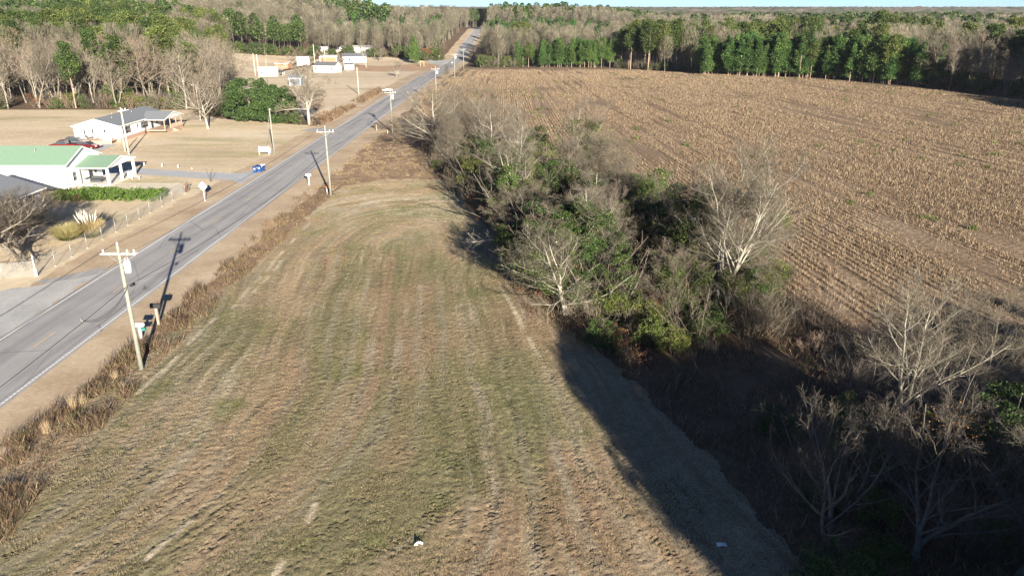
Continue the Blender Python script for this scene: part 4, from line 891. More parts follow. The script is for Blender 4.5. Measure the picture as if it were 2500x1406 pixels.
def zone(x, y):
    px = pxof(x, y)
    if x < -40:
        if y < 300: return 'left', ('front rank' if y < 222 else 'second rank' if y < 245 else 'back rank') + ' of the left wood ' + mark(px, LM_L)
        return 'hill', ('low' if y < 400 else 'midway' if y < 470 else 'high') + ' on the rise ' + mark(px, LM_H)
    return 'right', ('on the field edge ' if y < 330 and x > 75 or y < 400 and x < 75 else 'inside the wood ' if y < 430 else 'deep in the wood ') + mark(px, LM_R)
KN = {'b': ('bare_tree', 'leafless tree', 'tree', FB, 17.), 'p': ('pine_tree', 'green pine', 'tree', FP, 20.), 'y': ('young_pine', 'young plantation pine', 'tree', FY, 12.)}
rest = []
for kd in 'bpy':
    nm, adj, ct, protos, _ = KN[kd]; idx = np.where(kind == kd)[0]; idx = idx[np.argsort(D[idx])]; lim = {'b': 265, 'p': 290, 'y': 290}[kd]
    for i in idx[:lim]:
        x, y = float(X[i]), float(Y[i]); zn, where = zone(x, y); h = float(hs[i])
        if kd == 'y' and x > 80 and y < 350: h *= 1.18
        if kd == 'b' and x > 60: h *= .95
        if kd == 'y' and rw.rand() < .08: protos_, h = FP, h * .66
        else: protos_ = protos
        pi = rw.randint(len(protos_)); tr, cr = protos_[pi]; wf = rw.uniform(.82, 1.25)
        look = ('tall ' if hs[i] > 1.0 else 'short ' if hs[i] < .88 else '') + ('broad ' if wf > 1.08 else 'slim ' if wf < .93 else '')
        if kd == 'b': look += ('pale ' if pi == 0 else 'forked ' if pi in (1, 4) else 'grey ' if pi != 3 else 'reddish ')
        plant2(nm, f'{look}{adj} {where}', ct, x, y, rw.uniform(0, 6.28), (h * wf, h * wf, h), tr, cr, group=f'{nm.replace("_", " ")}s of the {zn} woods')
    rest += [(i, kd) for i in idx[lim:]]
print('trees', N, 'rest', len(rest), {k: int((kind == k).sum()) for k in 'bpy'})
# the rest of the wood, past the nearest ones of each kind, as one mass
def low_bare(seed, big):
    rng = np.random.RandomState(seed); t, c, _ = bare(seed=seed, H=17, r0=.26, n1=(12, 8)[big], n2=(5, 3)[big], n3=(4, 3)[big], n4=0, wob=.12, thick=(5, 9)[big], t0=.3, K0=4, a1=44, q1=.45)
    P0 = path(rng, np.zeros((1, 3)), UP[None], np.array([16.]), 4, .05, .1); R0 = np.array([[.26, .2, .12, .05]])
    n_ = (900, 330)[big]; a = rng.uniform(0, 6.28, n_); zz = rng.uniform(.35, 1, n_); rr = 3.9 * np.sqrt(np.clip(1 - ((zz - .6) / .42) ** 2, .02, 1)) * np.sqrt(rng.rand(n_))
    p = np.stack([rr * np.cos(a), rr * np.sin(a), zz * 17], -1); d = norm(np.stack([np.cos(a) * .5, np.sin(a) * .5, np.ones(n_)], -1) + rng.normal(0, .35, (n_, 3)))
    B = path(rng, p, d, rng.uniform(.8, 2., n_), 2, .1, 0); w_ = (.03, .075)[big]
    return tubes(P0, R0, 3), tubes(B, np.full((n_, 2), w_), 2)
def low_pine(seed, H, W, t0, n_, size, ball):
    rng = np.random.RandomState(seed); P0 = path(rng, np.zeros((1, 3)), UP[None], np.array([H]), 3, .01, .1); R0 = np.array([[.22, .14, .04]])
    k = rng.rand(n_) ** (.9 if ball else 1.2); prof = np.sqrt(np.clip(1 - (2 * k - .75) ** 2 / 1.6, .05, 1)) if ball else (1 - k) ** .75
    a = rng.uniform(0, 6.28, n_); rr = W * prof * rng.uniform(.5, 1.05, n_); c = np.stack([rr * np.cos(a), rr * np.sin(a), H * (t0 + (1 - t0) * k)], -1)
    return tubes(P0, R0, 3), quads(rng, c, size, .4, .8)
LOD = {0: {'b': [low_bare(300 + i, 0) for i in range(4)], 'p': [low_pine(310 + i, 20, 3.7, .4, 430, .95, True) for i in range(4)], 'y': [low_pine(320 + i, 12, 2.3, .1, 300, .8, False) for i in range(4)]},
       1: {'b': [low_bare(330 + i, 1) for i in range(3)], 'p': [low_pine(340 + i, 20, 3.9, .45, 150, 1.7, True) for i in range(3)], 'y': [low_pine(350 + i, 12, 2.4, .1, 110, 1.3, False) for i in range(3)]}}
acc = {0: [], 1: [], 2: [], 3: []}   # bark, twig, pine, young pine
mid = {'b': 1, 'p': 2, 'y': 3}
for i, kd in rest:
    lod = int(D[i] > 620); tr, cr = LOD[lod][kd][rw.randint(3)]; a = rw.uniform(0, 6.28); h = float(hs[i]); ca, sa = math.cos(a), math.sin(a)
    Mx = np.array([[ca, sa, 0], [-sa, ca, 0], [0, 0, 1]]) * h; o = np.array([X[i], Y[i], float(hz(X[i], Y[i]))])
    acc[0].append((tr[0] @ Mx + o, tr[1])); acc[mid[kd]].append((cr[0] @ Mx + o, cr[1]))
VV = []; FF = []; MI = []; off = 0
for k in acc:
    if not acc[k]: continue
    v, f = cat(acc[k]); VV.append(v); FF.append(f + off); off += len(v); MI.append(np.full(len(f), k))
print('mass faces', sum(len(f) for f in FF))
stuff('deep_woods', 'mixed bare and pine woods seen as a mass beyond the nearest trees', 'woods', np.concatenate(VV), np.concatenate(FF), [M['bark'], M['twig'], M['pine'], M['plant']], np.concatenate(MI))
# undergrowth along the wood edges
n_ = 0
def edge_pts(poly, k, d0, d1):
    out = []
    for (xa, ya), (xb, yb) in zip(poly[:-1], poly[1:]):
        L = math.hypot(xb - xa, yb - ya); nx, ny = -(yb - ya) / L, (xb - xa) / L
        for i in range(max(1, int(L / k))):
            t = rw.rand(); q = rw.uniform(d0, d1); out.append((xa + (xb - xa) * t + nx * q, ya + (yb - ya) * t + ny * q))
    return out
eA = edge_pts([(-72, 190), (-84, 205), (-105, 207), (-139, 206), (-170, 203)], 1.5, -7, 0)   # behind the line
eB = edge_pts([(-16, 388), (4, 390)], .6, .5, 14) + edge_pts([(-16, 388), (-18, 450)], 1.2, -6, 0) + edge_pts([(50, 384), (70, 355), (84, 338)], 2., 1, 9) + edge_pts([(147, 262), (159, 229), (175, 190)], 2.4, 1, 9) + edge_pts([(-152, 425), (-120, 462), (-75, 470), (-60, 455), (-49, 440)], 1.6, 1, 8) + edge_pts([(-48, 445), (-47, 520)], 3, 0, 6)
for _ in range(36):
    x = rw.uniform(-165, -78); y = rw.uniform(212, 300)
    if inpoly(np.array([x]), np.array([y]), A_W)[0]: eA.append((x, y))
for lst, where, gr in ((eA, 'at the foot of the left wood', 'undergrowth left'), (eB, 'at the wood edge', 'undergrowth far')):
    for x, y in lst:
        wh0 = where; where_ = where + ' ' + mark(pxof(x, y), LM_R if x > -40 else LM_L if y < 300 else LM_H)
        q = rw.randint(6)
        if q < (3 if x < -60 and y < 300 else 4):
            kk = (0, 1, 2, 0)[q] if q != 3 or rw.rand() < .6 else 3; s = rw.uniform(.45, 1.0) * (1.35 if 380 < y < 400 else 1.7 if y > 425 or 212 < y < 300 else 1)
            nm = 'withered_bush' if kk == 3 else 'evergreen_bush'; lb = ('large ' if s > .85 else 'small ' if s < .6 else '') + ('rust brown bush ' if kk == 3 else 'yellow green bush ' if kk == 1 else 'dark green bush ') + where_
            plant2(nm, lb, 'bush', x, y, rw.uniform(0, 6), (s, s, s * rw.uniform(.6, 1)), *FS[kk], group=nm.replace('_', ' ') + ' ' + gr, tn='stems', cn='leaves')
        else:
            s = rw.uniform(1.2, 2.2); z = float(hz(x, y))
            tag(link('bare_bush', BR[rw.randint(4)], loc=(x, y, z), rot=(0, 0, rw.uniform(0, 6)), scale=(s, s, s)), ('big ' if s > 1.8 else 'small ' if s < 1.5 else '') + ('grey ', 'dark ', 'reddish ')[int(s * 50) % 3] + 'leafless bush ' + where_, 'bush', 'bare bushes ' + gr)
for i, (px, py) in enumerate(((1940, 184), (2020, 190), (1985, 187), (1637, 170), (1970, 186), (2228, 210), (2265, 214))):
    x, y = at(px, py); plant2('dead_tree', 'slender dead tree standing in front of the young pines at the crop field edge', 'tree', x, y, i, rw.uniform(.75, 1.05), *FD[i % 2], group='dead trees at the plantation edge')
xy = at(1384, 155); plant2('brown_cedar', 'small olive brown conical cedar in front of the young pines', 'tree', xy[0], xy[1], 0, (.62, .62, .62), FY[0][0], mk('crown', pine(290, 12, .1, .02, 1, 3.6, 90, 50, .4)[1], leafmat('olive_needles', [(0, (.14, .12, .04)), (1, (.26, .22, .08))], .2)))
for px, h, ht, lab in ((1748, 470, 22, 'white barked bare tree standing out over the wood beyond the crop field'), (1690, 430, 17, 'white forked bare tree with a hooked bough beyond the crop field'), (960, 520, 21, 'white trunked bare tree behind the conical evergreen')):
    x = (px - 1250) / 1800. * (h * math.cos(PITCH) + CAMH * math.sin(PITCH)); s = ht / 15
    plant2('bare_tree', lab, 'tree', x, h, px, (s * .9, s * .9, s), *NP['crooked'])
for px, h, ht in ((2130, 400, 25), (2165, 408, 23), (2110, 405, 21), (2195, 415, 22), (1835, 410, 21), (1868, 420, 20), (1958, 430, 20), (2455, 330, 22)):
    x = (px - 1250) / 1800. * (h * math.cos(PITCH) + CAMH * math.sin(PITCH)); s = ht / 20
    plant2('pine_tree', 'tall dark pine rising above the right wood ' + mark(px, LM_R) + (', nearer' if h < 406 else ''), 'tree', x, h, px, (s * 1.25, s * 1.25, s), *FP[px % 5], group='tall pines above the right wood')

# trees out of the frame at the lower right that throw the long shade over the field
for i, (x, y, h, k) in enumerate([(22.8, 8.5, 13.0, 'p'), (26.8, 6, 13.3, 'p'), (31, 9, 11.8, 'p'), (36, 7, 11.8, 'p'), (41, 9, 11.2, 'p'), (47, 8, 11.4, 'p'), (53, 8, 11, 'p'), (24.8, 2, 14, 'p'), (29, 0, 13.3, 'p'), (33.5, 1, 12, 'p'), (25.8, -3, 15, 'p'), (29.5, -9, 16, 'y'), (31.6, -16, 17, 'p'), (34.4, -24, 17, 'p'), (37.0, -32, 18, 'p'), (34.5, -8, 17, 'p'), (39.5, -12, 17, 'p'), (45, -7, 17, 'p'), (50, -12, 18, 'p'), (55, -4, 17, 'p'), (61, -8, 18, 'p'), (67, -2, 18, 'p'),
    (36.5, -20, 17, 'y'), (41, -26, 18, 'p'), (46, -20, 17, 'p'), (52, -24, 18, 'p'), (58, -18, 18, 'p'), (29.2, -2, 13, 'y'), (33, 2, 13, 'y'), (37.5, -1, 14, 'y'), (42, 2, 14, 'y'), (47, -1, 14, 'y'), (26.5, -8, 13, 'y'), (34.2, -13, 15, 'y'), (31.6, -23, 12, 'y'), (40.5, -40, 18, 'p'), (43.5, -48, 18, 'p'), (73, -6, 18, 'p'), (52, 3, 15, 'y'), (58, 6, 15, 'y'), (64, 10, 15, 'y'),
    (28, -14, 11, 'y'), (30.5, -19.5, 11, 'y'), (33.5, -30, 12, 'y'), (27.2, 1.5, 10, 'y')]):
    pr = [e1, e2] if k == 'p' else FY; s = h / (9.6 if k == 'p' else 12.)
    plant2('evergreen_tree', 'dense evergreen beyond the lower right of the photo that shades the field', 'tree', x, y, i * 1.3, (s * (.62 if k == 'p' else 1.5),) * 2 + (s,), *pr[i % len(pr)], group='evergreens shading the lower right')
for i, (x, y, h) in enumerate(((20.6, 2, 12.5), (21.6, 5.5, 11.5), (24.4, -9, 15), (28.3, -20, 16), (32.3, -33, 17), (23.0, -4, 14), (26.4, -14, 15))):
    plant2('bare_tree', 'bare tree beside the evergreens that shade the lower right of the field', 'tree', x, y, i * 1.7, (h / 17. * .8, h / 17. * .8, h / 17.), *FB[i % 6], group='bare trees shading the lower right')
for i, (px, py, h, lab) in enumerate(((690, 182, 7, 'small bare tree between the orange shed and the white cottage'), (712, 168, 8, 'bare tree just left of the white cottage'), (762, 170, 7, 'bare tree between the white cottage and the brown shed'), (830, 168, 8, 'bare tree between the brown shed and the white outbuilding'), (915, 140, 12, 'rounded reddish bare tree right of the farthest white house'), (748, 176, 5, 'low bare tree in front of the white cottage'), (925, 150, 9, 'grey bare tree at the far end of the pasture'))):
    x, y = at(px, py); s_ = h / 17.; plant2('bare_tree', lab, 'tree', x, y, i * 2.1, (s_ * 1.25, s_ * 1.25, s_), *FB[(0, 1, 2, 5, 3, 4, 1)[i]], group='bare trees among the far houses')
# far country: a wooded plain and ridge, seen as a bumpy canopy
CANP = leafmat('far_canopy', [(0, (.06, .09, .03)), (1, (.1, .13, .04))], 0)
m, n, b, o = newmat('far_canopy_tones'); p = pos(n)
f = noise(n, p, .012, 5, .7); n.links.new(ramp(n, f, [(.44, (.22, .17, .13)), (.52, (.13, .125, .07)), (.60, (.06, .10, .03))]), b.inputs['Base Color']); b.inputs['Roughness'].default_value = .95; b.inputs['Specular IOR Level'].default_value = .1
def cz(x, y): return 10 + 9 * vnoise(x * .11, y * .11) * sstep(.2, .6, vnoise(x * .04 + 7, y * .04)) + 3 * vnoise(x * .31, y * .31) + 2.5 * vnoise(x * .7, y * .5)
me = grid('far_woods', ax((-2600, 2601, 9)), ax((960, 2200, 10), (2200, 3600, 16)), 0, m, lambda x, y: np.abs(x) < y * .78 + 40, cz, smooth=False)
tag(link('far_woods', me), 'distant wooded country and low ridge on the horizon', 'woods', kind='stuff')
# ------------------------------------------------------------ buildings
def gable_x(mb_w, mb_r, x0, x1, y0, y1, zb, ze, zr, ov=.35, th=.12, oe=.35):
    """walls and roof slabs of a house whose ridge runs along x"""
    ym = (y0 + y1) / 2
    bm = mb_w.bm; prof = [(y0, zb), (y1, zb), (y1, ze), (ym, zr), (y0, ze)]
    A = [bm.verts.new((x0, y, z)) for y, z in prof]; B = [bm.verts.new((x1, y, z)) for y, z in prof]
    for i in range(5): bm.faces.new((A[i], A[(i + 1) % 5], B[(i + 1) % 5], B[i]))
    bm.faces.new(A[::-1]); bm.faces.new(B)
    sl_ = (zr - ze) / (ym - y0)
    for s, ya in ((1, y0), (-1, y1)):
        e = ya - s * ov; ze2 = ze - ov * sl_
        P = [(e, ze2 + .02), (ym, zr + .02), (ym, zr + .02 + th), (e, ze2 + .02 + th)]
        A = [mb_r.bm.verts.new((x0 - oe, y, z)) for y, z in P]; B = [mb_r.bm.verts.new((x1 + oe, y, z)) for y, z in P]
        for i in range(4): mb_r.bm.faces.new((A[i], A[(i + 1) % 4], B[(i + 1) % 4], B[i]))
        mb_r.bm.faces.new(A[::-1]); mb_r.bm.faces.new(B)
def rake(x, y0, y1, ze, zr, ov=.35, w_=.2):
    """white fascia along a gable at x"""
    ym = (y0 + y1) / 2; sl_ = (zr - ze) / (ym - y0); m_ = MB()
    for s, ya in ((1, y0), (-1, y1)): m_.beam((x, ya - s * ov, ze - ov * sl_ - .02), (x, ym, zr - .02), .05, w_)
    return m_
class House:
    def __init__(s, name, label, x, y, rz=0, cat='building', group=None):
        s.r = empty(name, (x, y, float(hz(x, y))), rz, label, cat, group)
    def body(s, x0, x1, y0, y1, zb, ze, zr, wall, roof, ov=.35, trim='trim', oe=.35, rk=(0, 1)):
        a = MB(); b = MB(); gable_x(a, b, x0, x1, y0, y1, zb, ze, zr, ov, .12, oe)
        w_ = a.build('wall', M[wall], s.r); r_ = b.build('roof', M[roof], s.r)
        for k in rk: rake((x0 - oe - .03, x1 + oe + .03)[k], y0, y1, ze, zr, ov).build('fascia', M[trim], r_)
        f = MB(); f.box(x0 - oe, x1 + oe, y0 - ov - .06, y0 - ov - .01, ze - ov * (zr - ze) / ((y1 - y0) / 2) - .08, ze - ov * (zr - ze) / ((y1 - y0) / 2) + .12); f.build('gutter', M[trim], r_)
        return w_, r_
    def win(s, face, u, z, w_, h, at_, shutters=False, frame='trim', nm='window'):
        """window: face is 'x+','y-'; u along the wall, at_ the wall plane"""
        def bx(u0, u1, z0, z1, d0, d1):
            m_ = MB()
            if face == 'x+': m_.box(at_ + d0, at_ + d1, u0, u1, z0, z1)
            elif face == 'y-': m_.box(u0, u1, at_ - d1, at_ - d0, z0, z1)
            return m_
        fr = MB(); t = .07
        o = bx(u - w_ / 2 - t, u + w_ / 2 + t, z - t, z + h + t, .002, .03).build(nm, M[frame], s.r)
        bx(u - w_ / 2, u + w_ / 2, z, z + h, .032, .045).build('pane', M['glass'], o)
        bx(u - w_ / 2, u + w_ / 2, z + h / 2 - .02, z + h / 2 + .02, .047, .06).build('sash_bar', M[frame], o)
        if shutters:
            for q in (-1, 1):
                c = u + q * (w_ / 2 + .28); bx(c - .17, c + .17, z - .04, z + h + .04, .004, .05).build('shutter', M['shutter'], o)
    def door(s, face, u, z, at_, mat='trim', h=2.05, w_=.95):
        m_ = MB(); k = MB()
        if face == 'x+': m_.box(at_ + .003, at_ + .05, u - w_ / 2, u + w_ / 2, z, z + h); k.bar((at_ + .05, u + .35, z + 1), (at_ + .12, u + .35, z + 1), .03)
        else: m_.box(u - w_ / 2, u + w_ / 2, at_ - .05, at_ - .003, z, z + h); k.bar((u + .35, at_ - .12, z + 1), (u + .35, at_ - .05, z + 1), .03)
        d = m_.build('door', M[mat], s.r); k.build('handle', M['galv'], d)

# white hall with the green roof; ridge along x. local origin at its front right corner
h = House('white_hall', 'long white building with a green roof and an open front porch', -66.9, 109.4)
h.body(-46, 0, 0, 10.0, 0, 3.85, 5.75, 'white', 'groof', .3, oe=.35)
MB().box(-46.05, .04, -.04, 10.04, -.1, .18).build('foundation', M['brick'], h.r)
MB().box(-.1, .06, -.06, .1, .2, 3.8).build('corner_board', M['trim'], h.r)
for u in (2.1, 8.0): h.win('x+', u, 1.1, .8, 1.3, 0)
h.door('x+', 6.6, .25, 0, 'shutter')
a = MB(); b = MB(); gable_x(a, b, .2, 4.9, 2.6, 11.3, 2.72, 2.95, 3.95, .25, .12, .15)
a.build('porch_beam', M['trim'], h.r); pr = b.build('porch_roof', M['groof'], h.r); rake(5.08, 2.6, 11.3, 2.95, 3.95, .25).build('fascia', M['trim'], pr)
MB().box(.06, 4.9, 2.7, 11.2, 0, .22).build('porch_floor', M['concpale'], h.r)
for (x, y, wd) in ((4.75, 2.85, .17), (4.75, 6.9, .15), (4.75, 11.0, .17), (.35, 2.85, .05)): MB().box(x - wd, x + wd, y - wd, y + wd, .22, 2.75).build('porch_post', M['trim'], h.r)
m_ = MB(); m_.box(4.7, 4.82, 8.6, 10.8, .95, 1.05)
for y in np.arange(8.7, 10.8, .22): m_.box(4.73, 4.79, y, y + .05, .22, .95)
m_.build('porch_railing', M['trim'], h.r)
MB().box(.3, .42, 4.0, 6.0, .85, .95).box(4.0, 4.7, 2.7, 2.8, .9, 1.0).build('porch_rail', M['shutter'], h.r)
x, y = -60.6, 117.4
r = empty('bench', (x, y, 0), .3, 'small pale wooden bench on the grass beside the hall porch', 'bench'); MB().box(-.7, .7, -.2, .2, .42, .48).build('seat', M['concpale'], r)
for q in (-.5, .5): MB().box(q - .06, q + .06, -.16, .16, 0, .42).build('leg', M['concpale'], r)
# sofa in the porch shade
r = empty('sofa', (-65.2, 114.3, .22), 0, 'dark sofa standing in the shade of the hall porch', 'sofa')
MB().box(-.9, .9, -.4, .4, .1, .45).build('seat', M['shutter'], r, .05); MB().box(-.9, .9, .25, .45, .46, .9).build('backrest', M['shutter'], r, .05)

# grey roofed house at the left edge; ridge runs along y: local x axis turned to world y
h = House('grey_roofed_house', 'white painted brick house with a grey shingle roof and white porch columns', -65.0, 99.6, R(90))
# local x -> world y, local y -> world -x
h.body(-26, 0, 0, 13.5, 0, 2.75, 4.9, 'white', 'roofg', .7, 'trim', .5, rk=(1,))
MB().box(-26.05, .04, -.05, 13.55, -.1, .5).build('foundation', M['concpale'], h.r)
MB().box(-8.6, -3.9, -.04, -.002, .5, 2.62).build('porch_recess', M['brick'], h.r)
for u in (-8.3, -6.9, -5.5, -4.0): MB().box(u - .13, u + .13, -.5, -.24, 0, 2.55).build('column', M['trim'], h.r)
for u in (-7.6, -6.2): h.win('y-', u, .9, .8, 1.3, -.04)
h.win('y-', -2, 1., 1.0, 1.2, 0)
h.win('y-', -12, 1., 1.4, 1.2, 0); h.win('y-', -17, 1., 1.4, 1.2, 0)

# white house with a grey roof and a gabled porch; ridge along y
h = House('white_porch_house', 'long low white house with a grey shingle roof, dark shutters and a gabled timber porch', -80.8, 153.4, R(90))
h.body(0, 21.5, 0, 9.4, .0, 3.2, 4.55, 'white', 'roofg', .3, oe=.3, rk=(0,))
MB().box(-.05, 21.55, -.05, 9.45, -.1, .75).build('skirting', M['brick'], h.r)
for u, w_ in ((2.2, .9), (3.6, .9), (7.6, .55), (10.2, .8), (11.6, .8)): h.win('y-', u, 1.35 if w_ > .6 else 1.9, w_, 1.35 if w_ > .6 else .7, 0, w_ > .6)
def xminus(m_, u0, u1, z0, z1, d0, d1): return m_.box(-d1, -d0, u0, u1, z0, z1)
w_ = xminus(MB(), 5.9, 6.9, 1.4, 2.7, .003, .03).build('window', M['trim'], h.r); xminus(MB(), 6.0, 6.8, 1.5, 2.6, .032, .045).build('pane', M['trim'], w_)
for q in (5.55, 7.25): xminus(MB(), q - .17, q + .17, 1.4, 2.7, .005, .04).build('shutter', M['shutter'], w_)
d = xminus(MB(), 2.6, 3.5, .75, 2.75, .003, .04).build('door', M['trim'], h.r); xminus(MB(), 2.8, 3.3, 1.9, 2.5, .042, .05).build('pane', M['glass'], d)
# porch roof turned the other way, out towards the road (local -y)
m_ = MB(); bm = m_.bm
for s in (-1, 1):
    P = [(15.8 + s * 5.0, 2.95), (15.8, 4.15), (15.8, 4.27), (15.8 + s * 5.0, 3.07)]
    A = [bm.verts.new((x, -4.6, z)) for x, z in P]; B = [bm.verts.new((x, 1.6 if i in (1, 2) else .2, z)) for i, (x, z) in enumerate(P)]
    for i in range(4): bm.faces.new((A[i], A[(i + 1) % 4], B[(i + 1) % 4], B[i]))
    bm.faces.new(A[::-1]); bm.faces.new(B)
pr = m_.build('porch_roof', M['roofg'], h.r)
MB().beam((10.8, -4.63, 2.93), (15.8, -4.63, 4.13), .05, .22).beam((20.8, -4.63, 2.93), (15.8, -4.63, 4.13), .05, .22).build('fascia', M['trim'], pr)
m_ = MB(); A = [m_.bm.verts.new(q) for q in ((11.6, -4.4, 2.95), (20.0, -4.4, 2.95), (15.8, -4.4, 3.95))]; m_.bm.faces.new(A); B = [m_.bm.verts.new(q) for q in ((11.6, -4.3, 2.95), (20.0, -4.3, 2.95), (15.8, -4.3, 3.95))]; m_.bm.faces.new(B[::-1])
for i in range(3): m_.bm.faces.new((A[i], A[(i + 1) % 3], B[(i + 1) % 3], B[i]))
m_.build('porch_gable', M['white'], h.r)
MB().box(10.9, 11.0, -4.5, -.1, 2.85, 3.0).build('porch_beam', M['trim'], h.r)
MB().box(11.2, 20.4, -4.3, -.08, .45, .7).build('porch_deck', M['deck'], h.r)
MB().box(12.0, 20.4, -4.34, -4.3, 0, .44).build('deck_skirt', M['deck'], h.r)
for x in (11.4, 14.3, 17.3, 20.2): MB().box(x - .08, x + .08, -4.25, -4.09, .7, 2.95).build('porch_post', M['deck'], h.r)
for x0_, x1_ in ((17.4, 20.1), (14.4, 17.2)):
    m_ = MB().box(x0_, x1_, -4.2, -4.14, 1.5, 1.6)
    for x in np.arange(x0_, x1_, .25): m_.box(x, x + .06, -4.2, -4.15, .7, 1.5)
    m_.build('railing', M['deck'], h.r)
m_ = MB()
for k in range(4): m_.box(15.0, 17.0, -4.35 - .32 * (k + 1), -4.35 - .32 * k, 0, .56 - .14 * k)
m_.build('steps', M['deck'], h.r)
h.win('y-', 17, 1.4, 1.2, 1.2, 0); h.door('y-', 14.5, .75, 0, 'shutter')
# timber deck at the near gable end, with a table
MB().box(-2.6, -.08, .6, 7.4, .45, .62).build('end_deck', M['deck'], h.r)
MB().box(-2.62, -2.56, .6, 7.4, 0, .44).build('end_deck_skirt', M['deck'], h.r)
m_ = MB().box(-2.6, -2.5, .6, 2.4, 1.35, 1.43)
for y in np.arange(.6, 2.4, .25): m_.box(-2.58, -2.52, y, y + .06, .62, 1.35)
m_.build('deck_railing', M['trim'], h.r)
m_ = MB()
for k in range(4): m_.box(-2.65 - .32 * (k + 1), -2.65 - .32 * k, 4.4, 5.6, 0, .5 - .13 * k)
m_.build('deck_steps', M['deck'], h.r)
r = empty('patio_table', (-86.2, 151.9, .62), .2, 'dark metal patio table on the deck at the near end of the white porch house', 'table')
MB().bar((0, 0, .68), (0, 0, .72), .6, n=16).build('tabletop', M['galv'], r)
for a in range(4): MB().bar((.4 * math.cos(a * 1.57), .4 * math.sin(a * 1.57), 0), (.15 * math.cos(a * 1.57), .15 * math.sin(a * 1.57), .68), .025).build('leg', M['shutter'], r)
def patio_chair(x, y, rz, lab):
    r = empty('patio_chair', (x, y, .62), rz, lab, 'chair', 'patio chairs on the deck')
    MB().box(-.24, .24, -.24, .24, .42, .47).build('seat', M['shutter'], r); MB().box(-.24, .24, .2, .25, .48, .95).build('backrest', M['shutter'], r)
    for sx in (-.2, .2):
        for sy in (-.2, .2): MB().bar((sx, sy, 0), (sx, sy, .42), .02).build('leg', M['shutter'], r)
patio_chair(-85.2, 152.2, -1.2, 'dark patio chair right of the table on the deck'); patio_chair(-87.0, 152.1, 1.3, 'dark patio chair left of the table on the deck')
# white timber dock and trailer stack behind that house
r = empty('timber_rack', (-93.5, 187.5, 0), R(8), 'white timber rack of stacked boards behind the white porch house', 'rack')
for x in (-3, 0, 3):
    for y in (-.9, .9): MB().box(x - .12, x + .12, y - .12, y + .12, 0, 2.6).build('post', M['concpale'], r)
for z in (.8, 1.4, 2.0): MB().box(-4.2, 4.6, -1.0, 1.0, z, z + .12).build('shelf', M['concpale'], r)
for i in range(7): MB().beam((-3.8 + i * .9, -.9 + .2 * (i % 3), 2.16 + .06 * (i % 2)), (-2.4 + i * .9, .8, 2.2 + .1 * (i % 3)), .2, .08).build('board', M['trim'], r)

for o_, pts_ in (('white_porch_house', ((4, 3.2), (9.5, 6.0), (13, 3.4))), ('white_hall', ((-6, 3.4), (-15, 6.4), (-24, 3.2)))):
    r0_ = [o for o in COL.objects if o.name == o_][0]; z1_, z0_, yw_ = (4.55, 3.2, 9.4) if 'porch' in o_ else (5.75, 3.85, 10.0)
    for (u, v) in pts_: zz = z0_ + (z1_ - z0_) * (1 - abs(v - yw_ / 2) / (yw_ / 2)); MB().bar((u, v, zz), (u, v, zz + .5), .07, n=8).build('vent_pipe', M['galv'], r0_)
# far small buildings -------------------------------------------------
def small(name, label, px, py, rz, L, W, ze, zr, wall, roof, wins=(), group=None, cat='building'):
    x, y = at(px, py); h = House(name, label, x, y, rz, cat)
    h.body(-L / 2, L / 2, 0, W, 0, ze, zr, wall, roof, .25, oe=.25)
    for u, z, w_, hh in wins: h.win('y-', u, z, w_, hh, 0)
    return h
h = small('white_house', 'nearer small white house with a dark roof on the pale pasture', 792, 178, R(-14), 10.5, 7, 2.9, 4.4, 'white', 'roofd', [(-4, 1.2, .9, 1.1), (0, 1.2, .9, 1.1), (3.6, 1.2, .9, 1.1)])
h.door('y-', 1.8, .2, 0); h.win('x+', 4, 1.2, .9, 1.1, 5.25)
h = small('farthest_white_house', 'farthest white house with a dark hipped looking roof and a small porch', 866, 154, R(14), 12.8, 8, 3.2, 4.9, 'white', 'roofd', [(-6, 1.2, .9, 1.2), (-2.5, 1.2, .9, 1.2), (5.5, 1.2, .9, 1.2)])
h.door('y-', 1, .2, 0, 'shutter'); MB().box(-1.8, 3.8, -2.4, .0, 2.6, 2.75).build('porch_roof', M['trim'], h.r)
for q in (-1.6, 1, 3.6): MB().box(q - .08, q + .08, -2.3, -2.14, 0, 2.6).build('porch_post', M['trim'], h.r)
h = small('long_white_shed', 'long white metal building behind the farthest white house', 868, 134, R(-4), 20, 9, 4.0, 5.2, 'trim', 'metalroof', [(-7, 1.6, 1, 1)])
h.door('y-', 5, 0, 0, 'galv', 2.6, 2.4)
h = small('wide_white_shed', 'white shed with a dark lean to side, beside the two pale poles', 655, 187, R(10), 7.6, 6, 2.5, 3.6, 'white', 'metalroof', [(-2.6, 1.1, .8, .9)])
h.door('y-', .4, 0, 0, 'galv'); MB().poly([(4.1, .2, 2.3), (6.0, .2, 1.5), (6.0, 5.8, 1.5), (4.1, 5.8, 2.3)]).build('lean_to_roof', M['roofd'], h.r)
for q in (.3, 5.7): MB().bar((5.9, q, 0), (5.9, q, 1.5), .07).build('lean_to_post', M['trim'], h.r)
small('orange_shed', 'small orange and brown shed behind the wide white shed', 688, 168, R(-5), 6.5, 5, 2.4, 3.4, 'wood', 'brick', [(1.5, 1, .7, .8)])
h = small('blue_shed', 'small blue grey shed with white corner trim on the pasture', 721, 210, R(0), 4.0, 5.0, 2.6, 3.7, 'bluegrey', 'bluegrey')
for q in (-2.0, 2.0): MB().box(q - .09, q + .09, -.09, .09, 0, 2.6).build('corner_board', M['trim'], h.r)
MB().box(-2.0, 2.0, -.07, -.01, 2.45, 2.62).build('corner_board', M['trim'], h.r); h.door('y-', 0, 0, 0, 'bluegrey')
